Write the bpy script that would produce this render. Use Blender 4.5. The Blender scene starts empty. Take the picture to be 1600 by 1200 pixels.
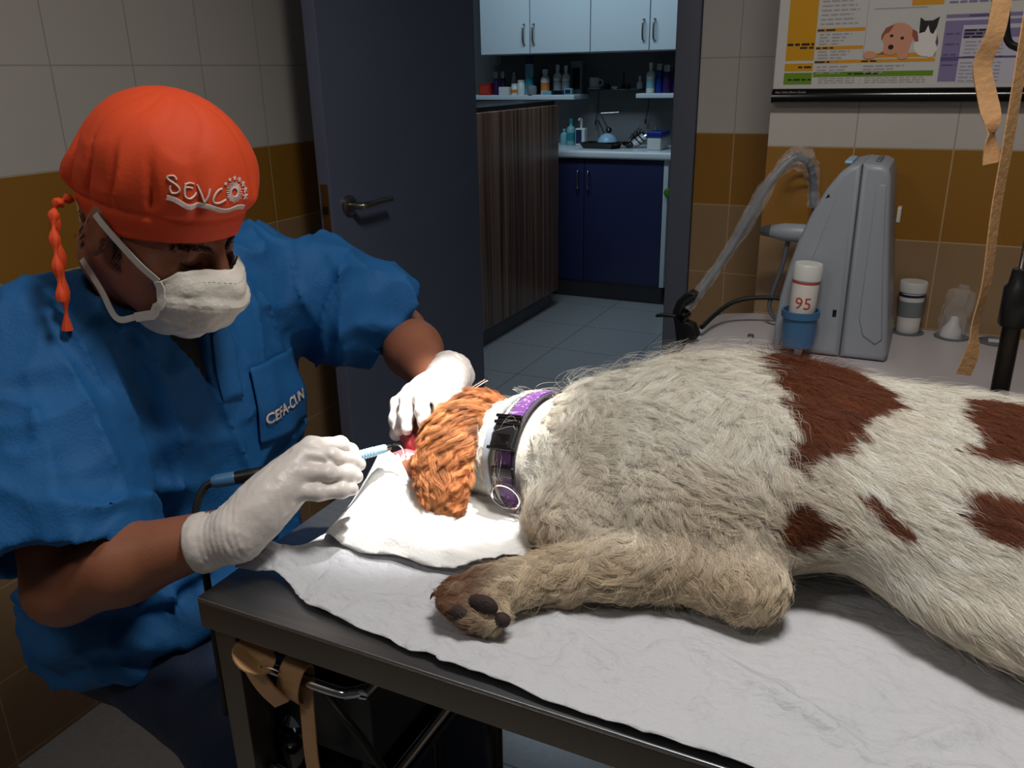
import bpy, bmesh, math, random
import numpy as np
from mathutils import Vector, Matrix, noise as mnoise
from mathutils.bvhtree import BVHTree
from mathutils.kdtree import KDTree
PI = math.pi
random.seed(7)
SC = bpy.context.scene
COL = SC.collection

# ------------------------------------------------------------------ camera, world, lights, exposure
F_PX = 1320.0
PITCH, YAW, ROLL = math.radians(20.2), math.radians(26.3), math.radians(1.05)
cam_d = bpy.data.cameras.new('camera')
cam = bpy.data.objects.new('camera', cam_d)
COL.objects.link(cam)
SC.camera = cam
cam_d.sensor_width = 36.0
cam_d.lens = F_PX / 1600.0 * 36.0
cam_d.clip_start = 0.01
_f = Vector((-math.sin(YAW) * math.cos(PITCH), math.cos(YAW) * math.cos(PITCH), -math.sin(PITCH)))
_r0 = Vector((math.cos(YAW), math.sin(YAW), 0.0))
_u0 = _r0.cross(_f)
_r = _r0 * math.cos(ROLL) - _u0 * math.sin(ROLL)
_u = _u0 * math.cos(ROLL) + _r0 * math.sin(ROLL)
cam.matrix_world = Matrix(((_r.x, _u.x, -_f.x, 0.0), (_r.y, _u.y, -_f.y, 0.0), (_r.z, _u.z, -_f.z, 1.38), (0, 0, 0, 1)))

w = bpy.data.worlds.new('world')
SC.world = w
w.use_nodes = True
w.node_tree.nodes['Background'].inputs[0].default_value = (0.75, 0.85, 1.0, 1)
w.node_tree.nodes['Background'].inputs[1].default_value = 0.03

def light(name, kind, loc, target, power, color, size=0.3, size_y=None, angle=None, blend=0.3, spread=None):
    d = bpy.data.lights.new(name, kind)
    d.energy = power
    d.color = color
    if kind == 'AREA':
        d.size = size
        if size_y:
            d.shape = 'RECTANGLE'
            d.size_y = size_y
        if spread:
            d.spread = math.radians(spread)
    elif kind == 'SPOT':
        d.shadow_soft_size = size
        d.spot_size = math.radians(angle)
        d.spot_blend = blend
    else:
        d.shadow_soft_size = size
    o = bpy.data.objects.new(name, d)
    COL.objects.link(o)
    o.location = loc
    v = Vector(target) - Vector(loc)
    o.rotation_euler = v.to_track_quat('-Z', 'Y').to_euler()
    return o

# ceiling luminaire of the treatment room, over the table
light('ceiling_panel_light', 'AREA', (0.0, 0.66, 2.52), (0.0, 0.66, 0), 14.5, (1.0, 0.96, 0.91), 0.42, 0.20, spread=150)
# unseen weak fill, added behind the photographer to brighten left wall and near side
light('rear_fill_light', 'AREA', (-1.05, -0.6, 2.55), (-1.2, 0.5, 0.4), 4.8, (1.0, 0.94, 0.87), 0.5, 0.22)
# focused surgical lamp on the dog's mouth
light('surgical_lamp_light', 'SPOT', (-0.25, 1.05, 2.2), (-0.545, 0.865, 0.9), 300, (1.0, 0.98, 0.95), 0.04, angle=16.5, blend=0.6)
# cool daylight tube in the next room
light('back_room_light', 'AREA', (-1.9, 4.0, 2.5), (-1.95, 4.6, 0.8), 16, (0.62, 0.84, 1.0), 1.2, 0.3)
SC.view_settings.view_transform = 'Standard'
SC.view_settings.look = 'None'
SC.view_settings.gamma = 1.0
SC.view_settings.use_curve_mapping = False
SC.view_settings.exposure = 0.0
SC.cycles.max_bounces = 6
SC.cycles.diffuse_bounces = 3
SC.cycles.glossy_bounces = 3
SC.cycles.transparent_max_bounces = 12
SC.cycles.use_denoising = True
SC.cycles.sample_clamp_indirect = 4.0

# ------------------------------------------------------------------ materials
def lin(c):
    return tuple(((v / 12.92) if v <= 0.04045 else ((v + 0.055) / 1.055) ** 2.4) for v in (x / 255.0 for x in c))

_mats = {}
def M(name, rgb, rough=0.5, metal=0.0, spec=0.5, var=0.0, vscale=8.0, bump=0.0, bscale=40.0, trans=0.0, alpha=1.0,
      sheen=0.0, sss=0.0, coat=0.0, aniso=None, emit=None):
    if name in _mats:
        return _mats[name]
    m = bpy.data.materials.new(name)
    m.use_nodes = True
    nt = m.node_tree
    b = nt.nodes['Principled BSDF']
    c = lin(rgb)
    b.inputs['Base Color'].default_value = (*c, 1)
    b.inputs['Roughness'].default_value = rough
    b.inputs['Metallic'].default_value = metal
    b.inputs['Specular IOR Level'].default_value = spec
    b.inputs['Transmission Weight'].default_value = trans
    b.inputs['Alpha'].default_value = alpha
    b.inputs['Sheen Weight'].default_value = sheen
    b.inputs['Coat Weight'].default_value = coat
    if sss:
        b.inputs['Subsurface Weight'].default_value = sss
        b.inputs['Subsurface Radius'].default_value = (0.02, 0.008, 0.005)
        b.inputs['Subsurface Scale'].default_value = 0.5
    if emit:
        b.inputs['Emission Color'].default_value = (*lin(emit[0]), 1)
        b.inputs['Emission Strength'].default_value = emit[1]
    if var or bump:
        tc = nt.nodes.new('ShaderNodeNewGeometry')
        mp = nt.nodes.new('ShaderNodeMapping')
        nt.links.new(tc.outputs['Position'], mp.inputs[0])
        if aniso:
            mp.inputs['Scale'].default_value = aniso
        if var:
            n = nt.nodes.new('ShaderNodeTexNoise')
            n.inputs['Scale'].default_value = vscale
            n.inputs['Detail'].default_value = 5
            nt.links.new(mp.outputs[0], n.inputs['Vector'])
            r = nt.nodes.new('ShaderNodeMapRange')
            r.inputs['From Min'].default_value = 0.3
            r.inputs['From Max'].default_value = 0.7
            r.inputs['To Min'].default_value = 1 - var
            r.inputs['To Max'].default_value = 1 + var
            nt.links.new(n.outputs[0], r.inputs['Value'])
            mx = nt.nodes.new('ShaderNodeVectorMath')
            mx.operation = 'SCALE'
            mx.inputs[0].default_value = c
            nt.links.new(r.outputs[0], mx.inputs['Scale'])
            nt.links.new(mx.outputs[0], b.inputs['Base Color'])
        if bump:
            n2 = nt.nodes.new('ShaderNodeTexNoise')
            n2.inputs['Scale'].default_value = bscale
            n2.inputs['Detail'].default_value = 4
            nt.links.new(mp.outputs[0], n2.inputs['Vector'])
            bp = nt.nodes.new('ShaderNodeBump')
            bp.inputs['Strength'].default_value = bump
            bp.inputs['Distance'].default_value = 0.01
            nt.links.new(n2.outputs[0], bp.inputs['Height'])
            nt.links.new(bp.outputs[0], b.inputs['Normal'])
    _mats[name] = m
    return m

class NT:
    """tiny node helper"""
    def __init__(s, name, rough=0.5):
        s.m = bpy.data.materials.new(name); s.m.use_nodes = True
        s.nt = s.m.node_tree; s.b = s.nt.nodes['Principled BSDF']
        s.b.inputs['Roughness'].default_value = rough
        g = s.nt.nodes.new('ShaderNodeNewGeometry')
        sp = s.nt.nodes.new('ShaderNodeSeparateXYZ')
        s.nt.links.new(g.outputs['Position'], sp.inputs[0])
        s.pos = g.outputs['Position']; s.nrm = g.outputs['Normal']
        s.x, s.y, s.z = sp.outputs
    def math(s, op, a, b=None, c=None):
        n = s.nt.nodes.new('ShaderNodeMath'); n.operation = op
        for i, v in enumerate((a, b, c)):
            if v is None: continue
            if isinstance(v, (int, float)): n.inputs[i].default_value = v
            else: s.nt.links.new(v, n.inputs[i])
        return n.outputs[0]
    def mix(s, f, a, b):
        n = s.nt.nodes.new('ShaderNodeMix'); n.data_type = 'RGBA'
        for i, v in ((0, f), (6, a), (7, b)):
            if isinstance(v, (int, float)): n.inputs[i].default_value = v
            elif isinstance(v, tuple): n.inputs[i].default_value = (*lin(v), 1)
            else: s.nt.links.new(v, n.inputs[i])
        return n.outputs[2]
    def noise(s, scale, detail=4, vec=None, mapping=None):
        n = s.nt.nodes.new('ShaderNodeTexNoise'); n.inputs['Scale'].default_value = scale
        n.inputs['Detail'].default_value = detail
        v = vec or s.pos
        if mapping:
            mp = s.nt.nodes.new('ShaderNodeMapping'); mp.inputs['Scale'].default_value = mapping
            s.nt.links.new(v, mp.inputs[0]); v = mp.outputs[0]
        s.nt.links.new(v, n.inputs['Vector']); return n.outputs[0]
    def color(s, c): s.nt.links.new(c, s.b.inputs['Base Color'])
    def rough(s, c): s.nt.links.new(c, s.b.inputs['Roughness'])
    def bump(s, h, strength=0.3, dist=0.002):
        n = s.nt.nodes.new('ShaderNodeBump'); n.inputs['Strength'].default_value = strength
        n.inputs['Distance'].default_value = dist
        s.nt.links.new(h, n.inputs['Height']); s.nt.links.new(n.outputs[0], s.b.inputs['Normal'])
    def line(s, coord, period, off, width):
        a = s.math('SUBTRACT', coord, off)
        a = s.math('DIVIDE', a, period)
        a = s.math('FRACT', a)
        a = s.math('SUBTRACT', a, 0.5)
        a = s.math('ABSOLUTE', a)
        return s.math('GREATER_THAN', a, 0.5 - width / period / 2)

def tile_mat(name, axis, off, w=0.2):
    t = NT(name, 0.28)
    u = t.x if axis == 'x' else t.y
    gl = t.math('MAXIMUM', t.line(u, w, off, 0.003), t.line(t.z, 0.2, 0.01, 0.003))
    n = t.noise(3.0, 3)
    beige = t.mix(n, (142, 114, 82), (162, 132, 98))
    ochre = t.mix(n, (142, 100, 36), (158, 112, 44))
    white = t.mix(n, (188, 183, 175), (200, 195, 188))
    c = t.mix(t.math('GREATER_THAN', t.z, 1.01), beige, ochre)
    up = t.math('GREATER_THAN', t.z, 1.21)
    c = t.mix(up, c, white)
    grout = t.mix(up, (186, 158, 118), (165, 159, 151))
    t.color(t.mix(gl, c, grout))
    t.bump(t.math('SUBTRACT', 1.0, gl), 0.4, 0.002)
    return t.m

def floor_mat(name):
    t = NT(name, 0.22)
    gl = t.math('MAXIMUM', t.line(t.x, 0.45, 0.1, 0.004), t.line(t.y, 0.45, 0.35, 0.004))
    n = t.noise(60, 5)
    t.color(t.mix(gl, t.mix(n, (150, 150, 152), (172, 172, 174)), (96, 96, 98)))
    return t.m

MT = {}
def mm(key, *a, **k):
    MT[key] = M(key, *a, **k)
    return MT[key]
mm('door_paint', (92, 99, 122), 0.35, var=0.04, vscale=3)
mm('frame_paint', (92, 98, 112), 0.4)
mm('lock_brass', (120, 96, 58), 0.35, 0.8)
mm('steel', (150, 146, 140), 0.3, 1.0, bump=0.05, bscale=60)
mm('chrome', (205, 205, 205), 0.12, 1.0)
mm('dark_metal', (60, 58, 56), 0.35, 0.9)
mm('brushed_steel', (158, 160, 162), 0.34, 1.0, var=0.10, vscale=6, bump=0.03, bscale=90, aniso=(1, 18, 18))
mm('apron_steel', (118, 112, 100), 0.36, 0.85, var=0.12, vscale=5)
mm('white_laminate', (205, 214, 220), 0.35)
mm('blue_laminate', (44, 50, 88), 0.32)
mm('grey_plinth', (84, 84, 90), 0.5)
mm('worktop_white', (226, 230, 233), 0.2)
mm('black_plastic', (16, 16, 18), 0.38)
mm('black_gloss', (10, 9, 10), 0.16)
mm('black_rubber', (14, 14, 15), 0.55)
mm('white_plastic', (214, 214, 210), 0.35)
mm('grey_plastic', (150, 156, 164), 0.42, var=0.03, vscale=4)
mm('grey_plastic_dark', (96, 101, 110), 0.42)
mm('blue_plastic', (62, 106, 146), 0.4)
mm('pale_blue', (150, 190, 214), 0.35)
mm('tan_rubber', (206, 160, 112), 0.5, sss=0.0, var=0.08, vscale=30, bump=0.15, bscale=120)
mm('bench_white', (196, 190, 192), 0.4, var=0.03, vscale=3)
mm('red_plastic', (176, 38, 34), 0.4)
mm('purple_plastic', (52, 22, 84), 0.35)
mm('teal_plastic', (24, 130, 140), 0.4)
mm('aqua_plastic', (120, 170, 178), 0.4)
mm('blue_bottle', (20, 50, 132), 0.35)
mm('label_orange', (206, 120, 50), 0.5)
mm('label_grey', (120, 128, 130), 0.5)
mm('label_navy', (24, 34, 74), 0.5)
mm('cardboard', (140, 118, 88), 0.7)
mm('green_plastic', (70, 130, 40), 0.5)
mm('brown_glass', (60, 32, 18), 0.2)
mm('wall_grey', (112, 112, 112), 0.6, var=0.03, vscale=2)
mm('ceiling_white', (200, 198, 192), 0.8)
mm('glass', (235, 240, 240), 0.05, trans=1.0)
mm('film', (235, 238, 240), 0.08, alpha=0.16, spec=0.9, bump=0.6, bscale=50)
mm('ink_red', (186, 60, 44), 0.5)
mm('ink_black', (16, 14, 14), 0.6)
mm('ink_white', (226, 222, 216), 0.6)

# ------------------------------------------------------------------ mesh helpers
ORG = {}
def link(name, me, mats, parent=None, origin=None, smooth=True):
    """link a mesh built in world coordinates; its vertices are moved to its thing's origin"""
    o = bpy.data.objects.new(name, me)
    COL.objects.link(o)
    base = Vector(ORG[parent.name]) if parent is not None else Vector(origin or (0, 0, 0))
    if base.length > 0:
        me.transform(Matrix.Translation(-base))
    if parent is None:
        o.location = base
    else:
        o.parent = parent
    ORG[o.name] = tuple(base)
    if not isinstance(mats, (list, tuple)):
        mats = [mats]
    for m in mats:
        me.materials.append(MT[m] if isinstance(m, str) else m)
    if smooth:
        me.polygons.foreach_set('use_smooth', [True] * len(me.polygons))
        if smooth != 'all':
            try:
                me.set_sharp_from_angle(angle=math.radians(smooth if smooth is not True else 38))
            except Exception:
                pass
    return o

class MB:
    def __init__(s):
        s.v, s.f, s.mi = [], [], []
        s.cur = 0
    def add(s, vs, fs):
        b = len(s.v)
        s.v += [tuple(p) for p in vs]
        s.f += [tuple(b + i for i in f) for f in fs]
        s.mi += [s.cur] * len(fs)
        return s
    def box(s, a, b, bev=0.0, M4=None):
        bm = bmesh.new()
        bmesh.ops.create_cube(bm, size=1)
        c = [(a[i] + b[i]) / 2 for i in range(3)]
        d = [abs(b[i] - a[i]) for i in range(3)]
        for v in bm.verts:
            v.co = Vector([c[i] + v.co[i] * d[i] for i in range(3)])
        if bev > 0:
            bmesh.ops.bevel(bm, geom=list(bm.edges), offset=min(bev, min(d) * 0.49), segments=3, profile=0.6, affect='EDGES')
        if M4 is not None:
            bm.transform(M4)
        bm.verts.index_update()
        s.add([v.co for v in bm.verts], [[v.index for v in f.verts] for f in bm.faces])
        bm.free()
        return s
    def rings(s, rings, cap0=True, cap1=True):
        n = len(rings[0])
        vs = [p for r in rings for p in r]
        fs = []
        for k in range(len(rings) - 1):
            for i in range(n):
                j = (i + 1) % n
                fs.append((k * n + i, k * n + j, (k + 1) * n + j, (k + 1) * n + i))
        if cap0: fs.append(tuple(range(n - 1, -1, -1)))
        if cap1: fs.append(tuple((len(rings) - 1) * n + i for i in range(n)))
        return s.add(vs, fs)
    def lathe(s, prof, c=(0, 0, 0), axis=(0, 0, 1), n=28, cap0=True, cap1=True):
        q = Vector((0, 0, 1)).rotation_difference(Vector(axis).normalized())
        c = Vector(c)
        rs = []
        for r, h in prof:
            rs.append([c + q @ Vector((r * math.cos(2 * PI * i / n), r * math.sin(2 * PI * i / n), h)) for i in range(n)])
        return s.rings(rs, cap0, cap1)
    def cyl(s, a, b, r, r2=None, n=20):
        a, b = Vector(a), Vector(b)
        return s.lathe([(r, 0), (r if r2 is None else r2, (b - a).length)], a, b - a, n)
    def tube(s, pts, r, n=10, flat=None, cap=True):
        """pts list of 3-vectors, r radius or list; flat = (width, thickness, up) makes a strap"""
        P = [Vector(p) for p in pts]
        rs = []
        up = None
        for i, p in enumerate(P):
            t = (P[min(i + 1, len(P) - 1)] - P[max(i - 1, 0)]).normalized()
            if up is None:
                a = Vector(flat[2]) if flat else Vector((0, 0, 1))
                if abs(t.dot(a)) > 0.95: a = Vector((1, 0, 0)) if not flat else Vector((0, 1, 0))
                up = (a - t * a.dot(t)).normalized()
            else:
                up = (up - t * up.dot(t)).normalized()
            sd = t.cross(up)
            if flat:
                w2, h2 = flat[0] / 2, flat[1] / 2
                rs.append([p + sd * w2 * x + up * h2 * y for x, y in ((-1, -1), (1, -1), (1, 1), (-1, 1))])
            else:
                rr = r[i] if isinstance(r, (list, tuple)) else r
                rs.append([p + (sd * math.cos(2 * PI * k / n) + up * math.sin(2 * PI * k / n)) * rr for k in range(n)])
        return s.rings(rs, cap, cap)
    def prism(s, poly, axis, a, b, bev=0.0):
        """poly: 2-D outline; axis 0/1/2 = extrusion axis from a to b"""
        def P(u, v, w):
            return {0: (w, u, v), 1: (u, w, v), 2: (u, v, w)}[axis]
        bm = bmesh.new()
        va = [bm.verts.new(P(u, v, a)) for u, v in poly]
        vb = [bm.verts.new(P(u, v, b)) for u, v in poly]
        n = len(poly)
        bm.faces.new(va); bm.faces.new(vb[::-1])
        for i in range(n):
            bm.faces.new((va[i], vb[i], vb[(i + 1) % n], va[(i + 1) % n]))
        bmesh.ops.recalc_face_normals(bm, faces=bm.faces)
        if bev:
            es = [e for e in bm.edges if (e.verts[0] in va) == (e.verts[1] in va)]
            bmesh.ops.bevel(bm, geom=es, offset=bev, segments=3, profile=0.6, affect='EDGES')
        bm.verts.index_update()
        s.add([v.co for v in bm.verts], [[v.index for v in f.verts] for f in bm.faces])
        bm.free()
        return s
    def build(s, name, mats, parent=None, origin=None, smooth=True):
        me = bpy.data.meshes.new(name)
        me.from_pydata(s.v, [], s.f)
        me.polygons.foreach_set('material_index', s.mi)
        me.update()
        bm = bmesh.new(); bm.from_mesh(me)
        bmesh.ops.recalc_face_normals(bm, faces=bm.faces)
        bm.to_mesh(me); bm.free()
        return link(name, me, mats, parent, origin, smooth)

def spline(pts, n=8):
    """Catmull-Rom through the points"""
    P = [Vector(p) for p in pts]
    P = [P[0] * 2 - P[1]] + P + [P[-1] * 2 - P[-2]]
    out = []
    for i in range(1, len(P) - 2):
        for k in range(n):
            t = k / n
            a, b, c, d = P[i - 1], P[i], P[i + 1], P[i + 2]
            out.append(0.5 * ((2 * b) + (c - a) * t + (2 * a - 5 * b + 4 * c - d) * t * t + (3 * b - a - 3 * c + d) * t ** 3))
    out.append(P[-2])
    return out

def tag(o, label=None, cat=None, group=None, kind=None):
    if label: o['label'] = label
    if cat: o['category'] = cat
    if group: o['group'] = group
    if kind: o['kind'] = kind
    return o
def thing(name, loc, label, cat, group=None):
    o = bpy.data.objects.new(name, None)
    COL.objects.link(o)
    o.location = loc
    o.empty_display_size = 0.05
    ORG[o.name] = tuple(loc)
    return tag(o, label, cat, group)
def struct(o):
    o['kind'] = 'structure'
    return o
def text_mesh(txt, size=1.0, shear=0.0, bold=0.0, extrude=0.0):
    cu = bpy.data.curves.new('text_tmp', 'FONT')
    cu.body = txt; cu.size = size; cu.shear = shear; cu.offset = bold; cu.extrude = extrude
    cu.align_x = 'CENTER'; cu.align_y = 'CENTER'; cu.resolution_u = 3
    o = bpy.data.objects.new('text_tmp', cu)
    COL.objects.link(o)
    bpy.context.view_layer.update()
    me = bpy.data.meshes.new_from_object(o.evaluated_get(bpy.context.evaluated_depsgraph_get()))
    vs = [v.co.copy() for v in me.vertices]; fs = [tuple(p.vertices) for p in me.polygons]
    bpy.data.objects.remove(o); bpy.data.curves.remove(cu); bpy.data.meshes.remove(me)
    return vs, fs
# ------------------------------------------------------------------ the setting
XL, YD, YR, XS = -1.6, 2.5, 2.1, -0.36        # left wall, door wall, near wall with the poster, step between them
CH = 2.6
DX0, DX1, DH = -1.42, -0.70, 2.05             # door opening
MT['tiles_left'] = tile_mat('tiles_left', 'y', 0.005)
MT['tiles_door'] = tile_mat('tiles_door', 'x', 0.077)
MT['tiles_right'] = tile_mat('tiles_right', 'x', 0.03)
MT['floor_tiles'] = floor_mat('floor_tiles')
struct(MB().box((XL - 0.1, -1.2, 0), (XL, YD + 0.1, CH)).build('wall_left', 'tiles_left', smooth=False))
w_ = MB().box((XL, YD, 0), (DX0 - 0.06, YD + 0.12, CH)).box((DX1 + 0.07, YD, 0), (XS, YD + 0.12, CH))
w_.box((DX0 - 0.06, YD, DH + 0.06), (DX1 + 0.07, YD + 0.12, CH))
struct(w_.build('wall_door_side', 'tiles_door', smooth=False))
struct(MB().box((XS, YR, 0), (1.9, YD + 0.12, CH)).build('wall_back', 'tiles_right', smooth=False))
struct(MB().box((1.8, -1.2, 0), (1.9, YR, CH)).build('wall_right', 'tiles_left', smooth=False))
struct(MB().box((-3.6, -1.2, -0.05), (1.9, 5.7, 0)).build('floor', 'floor_tiles', smooth=False))
struct(MB().box((-3.6, -1.2, CH), (1.9, 5.7, CH + 0.05)).build('ceiling', 'ceiling_white', smooth=False))
struct(MB().box((-3.5, 5.5, 0), (-0.3, 5.6, CH)).build('wall_far', 'wall_grey', smooth=False))
struct(MB().box((-3.6, YD, 0), (-3.5, 5.6, CH)).build('wall_far_left', 'wall_grey', smooth=False))
struct(MB().box((-0.4, YD + 0.12, 0), (-0.3, 5.5, CH)).build('wall_far_right', 'wall_grey', smooth=False))
struct(MB().box((-3.5, YD + 0.02, 0), (XL - 0.1, YD + 0.12, CH)).build('wall_far_near', 'wall_grey', smooth=False))
# door frame and open leaf
j = MB()
for a, b in ((DX0 - 0.065, DX0), (DX1, DX1 + 0.068)):
    j.box((a, YD - 0.012, 0), (b, YD + 0.13, DH + 0.065), 0.003)
j.box((DX0, YD - 0.012, DH), (DX1, YD + 0.13, DH + 0.065), 0.003)
j.box((DX1 - 0.012, YD + 0.03, 0), (DX1, YD + 0.06, DH), 0.002)
struct(j.build('trim_1', 'frame_paint'))
hinge = Vector((-1.375, YD - 0.005, 0))
ang = math.atan2(1.79 - 2.5, -1.42 + 1.375)
D4 = Matrix.Translation(hinge) @ Matrix.Rotation(ang, 4, 'Z')
# leaf in local space: +x from the hinge to the free edge, +y = face towards the room's right
door = MB().box((0, -0.005, 0.008), (0.72, 0.035, DH - 0.01), 0.002, D4).build('door_1', 'door_paint')
struct(door)
def dl(x, y, z): return D4 @ Vector((x, y, z))
h = MB()
h.lathe([(0.026, 0), (0.026, 0.008), (0.020, 0.011)], dl(0.655, 0.035, 1.06), (D4.to_3x3() @ Vector((0, 1, 0))), 28)
h.tube(spline([dl(0.655, 0.04, 1.06), dl(0.655, 0.07, 1.06), dl(0.648, 0.083, 1.06), dl(0.62, 0.086, 1.061), dl(0.535, 0.086, 1.063)], 6), 0.0095, 12)
h.build('door_handle', 'steel', door)
MB().box((0.7185, 0.003, 0.95), (0.7215, 0.027, 1.12), 0.0005, D4).build('lock_plate', 'lock_brass', door)
MB().box((0.7205, 0.008, 1.045), (0.7275, 0.022, 1.065), 0.001, D4).build('latch', 'dark_metal', door)

# ------------------------------------------------------------------ next room
def copy_tree(o, parent=None, loc=None):
    c = o.copy()
    COL.objects.link(c)
    if parent is not None:
        c.parent = parent
    if loc is not None:
        c.location = loc
    ORG[c.name] = ORG.get(o.name, (0, 0, 0))
    for ch in [q for q in o.children]:
        copy_tree(ch, c)
    return c
FY = 5.1
units = [(-3.05, -2.7, None), (-2.7, -2.355, 'R'), (-2.355, -1.958, 'L'), (-1.958, -1.592, 'R'), (-1.592, -1.25, 'L')]
cab_lab = ['', 'white wall cabinet, leftmost of those over the striped counter in the next room', 'white wall cabinet with its bow handle at its left edge, above the teal spray can',
           'white wall cabinet above the glass shelf, handle near its right edge', 'white wall cabinet next to the door frame, handle at its left edge']
for i, (a, b, hs) in enumerate(units):
    if i == 0: continue
    t = thing('wall_cabinet', ((a + b) / 2, FY + 0.19, 1.49), cab_lab[i], 'cabinet', 'white wall cabinets of the next room')
    MB().box((a + 0.001, FY + 0.02, 1.49), (b - 0.001, 5.495, 2.25), 0.001).build('body', 'white_laminate', t)
    d = MB().box((a + 0.003, FY, 1.492), (b - 0.003, FY + 0.018, 2.248), 0.002).build('door', 'white_laminate', t)
    x = b - 0.035 if hs == 'R' else a + 0.03
    MB().tube(spline([(x, FY, 1.545), (x, FY - 0.022, 1.555), (x, FY - 0.028, 1.60), (x, FY - 0.022, 1.65), (x, FY, 1.66)], 6), 0.0055, 10).build('handle', 'steel', d)
# shelves
def board(x0, x1, y0, y1, z, th, mat, name, label, cat='shelf'):
    o = MB().box((x0, y0, z - th), (x1, y1, z), 0.006).build(name, mat, None, ((x0 + x1) / 2, (y0 + y1) / 2, z - th))
    return tag(o, label, cat)
board(-3.0, -2.117, 5.24, 5.499, 1.245, 0.03, 'white_laminate', 'wall_shelf', 'long white wall shelf crowded with bottles over the striped counter')
board(-1.71, -1.42, 5.24, 5.499, 1.25, 0.028, 'white_laminate', 'wall_shelf', 'short white wall shelf beside the door frame holding three bottles')
board(-2.105, -1.715, 5.33, 5.499, 1.275, 0.008, 'glass', 'glass_shelf', 'narrow clear glass shelf between the two white shelves')
# base cabinet with worktop
t = thing('base_cabinet', (-1.85, 5.2, 0), 'dark blue two-door base cabinet under the white worktop in the next room', 'cabinet')
MB().box((-2.6, 5.0, 0.12), (-1.44, 5.49, 0.884), 0.001).build('body', 'blue_laminate', t)
for a, b, x in ((-2.5, -1.942, -1.975), (-1.938, -1.442, -1.908)):
    d = MB().box((a, 4.98, 0.125), (b, 5.0, 0.88), 0.002).build('door', 'blue_laminate', t)
    MB().tube(spline([(x, 4.98, 0.70), (x, 4.957, 0.705), (x, 4.95, 0.755), (x, 4.957, 0.805), (x, 4.98, 0.81)], 6), 0.005, 10).build('handle', 'chrome', d)
MB().box((-2.6, 5.04, 0), (-1.44, 5.06, 0.12)).build('plinth', 'grey_plinth', t)
MB().box((-1.438, 4.98, 0.12), (-1.41, 5.49, 0.884), 0.002).build('end_panel', 'white_laminate', t)
tag(MB().box((-2.6, 4.955, 0.884), (-1.37, 5.498, 0.93), 0.016).build('worktop', 'worktop_white', None, (-1.9, 5.2, 0.884)), 'white rounded-edge worktop on the dark blue cabinet', 'worktop')
tag(MB().lathe([(0.0, 0), (0.02, 0.002), (0.028, 0.014), (0.02, 0.026), (0.0, 0.028)], (-1.40, 4.978, 0.70), (0, -1, 0), 16).build('green_knob', 'green_plastic', None, (-1.40, 4.978, 0.70)), 'small green knob on the white end panel beside the blue cabinet', 'knob')
# striped reception counter
s_ = NT('striped_wood', 0.35)
n1 = s_.noise(9.0, 6, mapping=(1, 4.0, 0.05)); n2 = s_.noise(40.0, 3, mapping=(1, 4.0, 0.03))
f = s_.math('ADD', s_.math('MULTIPLY', n1, 0.6), s_.math('MULTIPLY', n2, 0.4))
f = s_.math('MULTIPLY', s_.math('SUBTRACT', f, 0.40), 5.0)
f = s_.math('MINIMUM', s_.math('MAXIMUM', f, 0.0), 1.0)
s_.color(s_.mix(f, (58, 34, 28), (150, 112, 90)))
MT['striped_wood'] = s_.m
t = thing('reception_counter', (-2.3, 4.25, 0), 'tall counter faced in brown vertical striped wood beyond the door', 'counter')
MB().box((-2.5, 3.3, 0.1), (-2.03, 4.79, 1.2), 0.003).build('striped_panel', 'striped_wood', t)
MB().box((-2.47, 3.33, 0.0), (-2.06, 4.72, 0.1)).build('plinth', 'grey_plinth', t)
MB().box((-2.52, 3.28, 1.2), (-2.06, 4.80, 1.225), 0.002).build('counter_top', 'dark_metal', t)

# small goods
def bottle(name, x, y, z, r, h, mats, label, cat='bottle', group=None, neck=0.35, cap=0.18, shape='round', lab=None, capm=None):
    """mats body; a lathe-turned bottle with neck, cap and label band"""
    t = thing(name, (x, y, z), label, cat, group)
    hb = h * (1 - cap)
    if shape == 'can':
        prof = [(r * .95, 0), (r, .004), (r, hb * .95), (r * .9, hb)]
    elif shape == 'cone':
        prof = [(r, 0), (r, h * .3), (r * .35, hb), (r * .3, hb)]
    else:
        prof = [(r * .92, 0), (r, .004), (r, hb * .72), (r * .85, hb * .82), (r * neck, hb * .9), (r * neck, hb)]
    MB().lathe(prof, (x, y, z), n=20).build('body', mats, t)
    rc = r * (neck * 1.25 if shape == 'round' else (.92 if shape == 'can' else .35))
    MB().lathe([(rc, 0), (rc, h * cap * .9), (rc * .8, h * cap)], (x, y, z + hb), n=16).build('cap', capm or mats, t)
    if lab:
        MB().lathe([(r * 1.01, 0), (r * 1.01, hb * .38)], (x, y, z + hb * .2), n=20, cap0=False, cap1=False).build('label_band', lab, t)
    return t
z1 = 1.2455
G1 = 'goods on the long white shelf'
bottle('spray_can', -2.452, 5.30, z1, 0.028, 0.235, 'aqua_plastic', 'tall pale and teal spray can with a navy cap on the long shelf', 'can', G1, cap=0.2, shape='can', lab='teal_plastic', capm='label_navy')
bottle('spray_bottle', -2.695, 5.30, z1, 0.018, 0.145, 'purple_plastic', 'left one of two dark purple bottles with silver caps on the long shelf', 'bottle', G1, shape='can', cap=.28, capm='chrome')
bottle('spray_bottle', -2.655, 5.32, z1, 0.018, 0.145, 'purple_plastic', 'right one of two dark purple bottles with silver caps on the long shelf', 'bottle', G1, shape='can', cap=.28, capm='chrome')
bottle('pump_bottle', -2.601, 5.38, z1, 0.026, 0.14, 'white_plastic', 'white cone-topped bottle standing behind the small white carton on the long shelf', 'bottle', G1, shape='cone', cap=.1)
bottle('pill_jar', -2.556, 5.29, z1, 0.022, 0.07, 'white_plastic', 'small white jar with an orange patch on the long shelf', 'jar', G1, shape='can', cap=.2, lab='label_orange')
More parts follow.
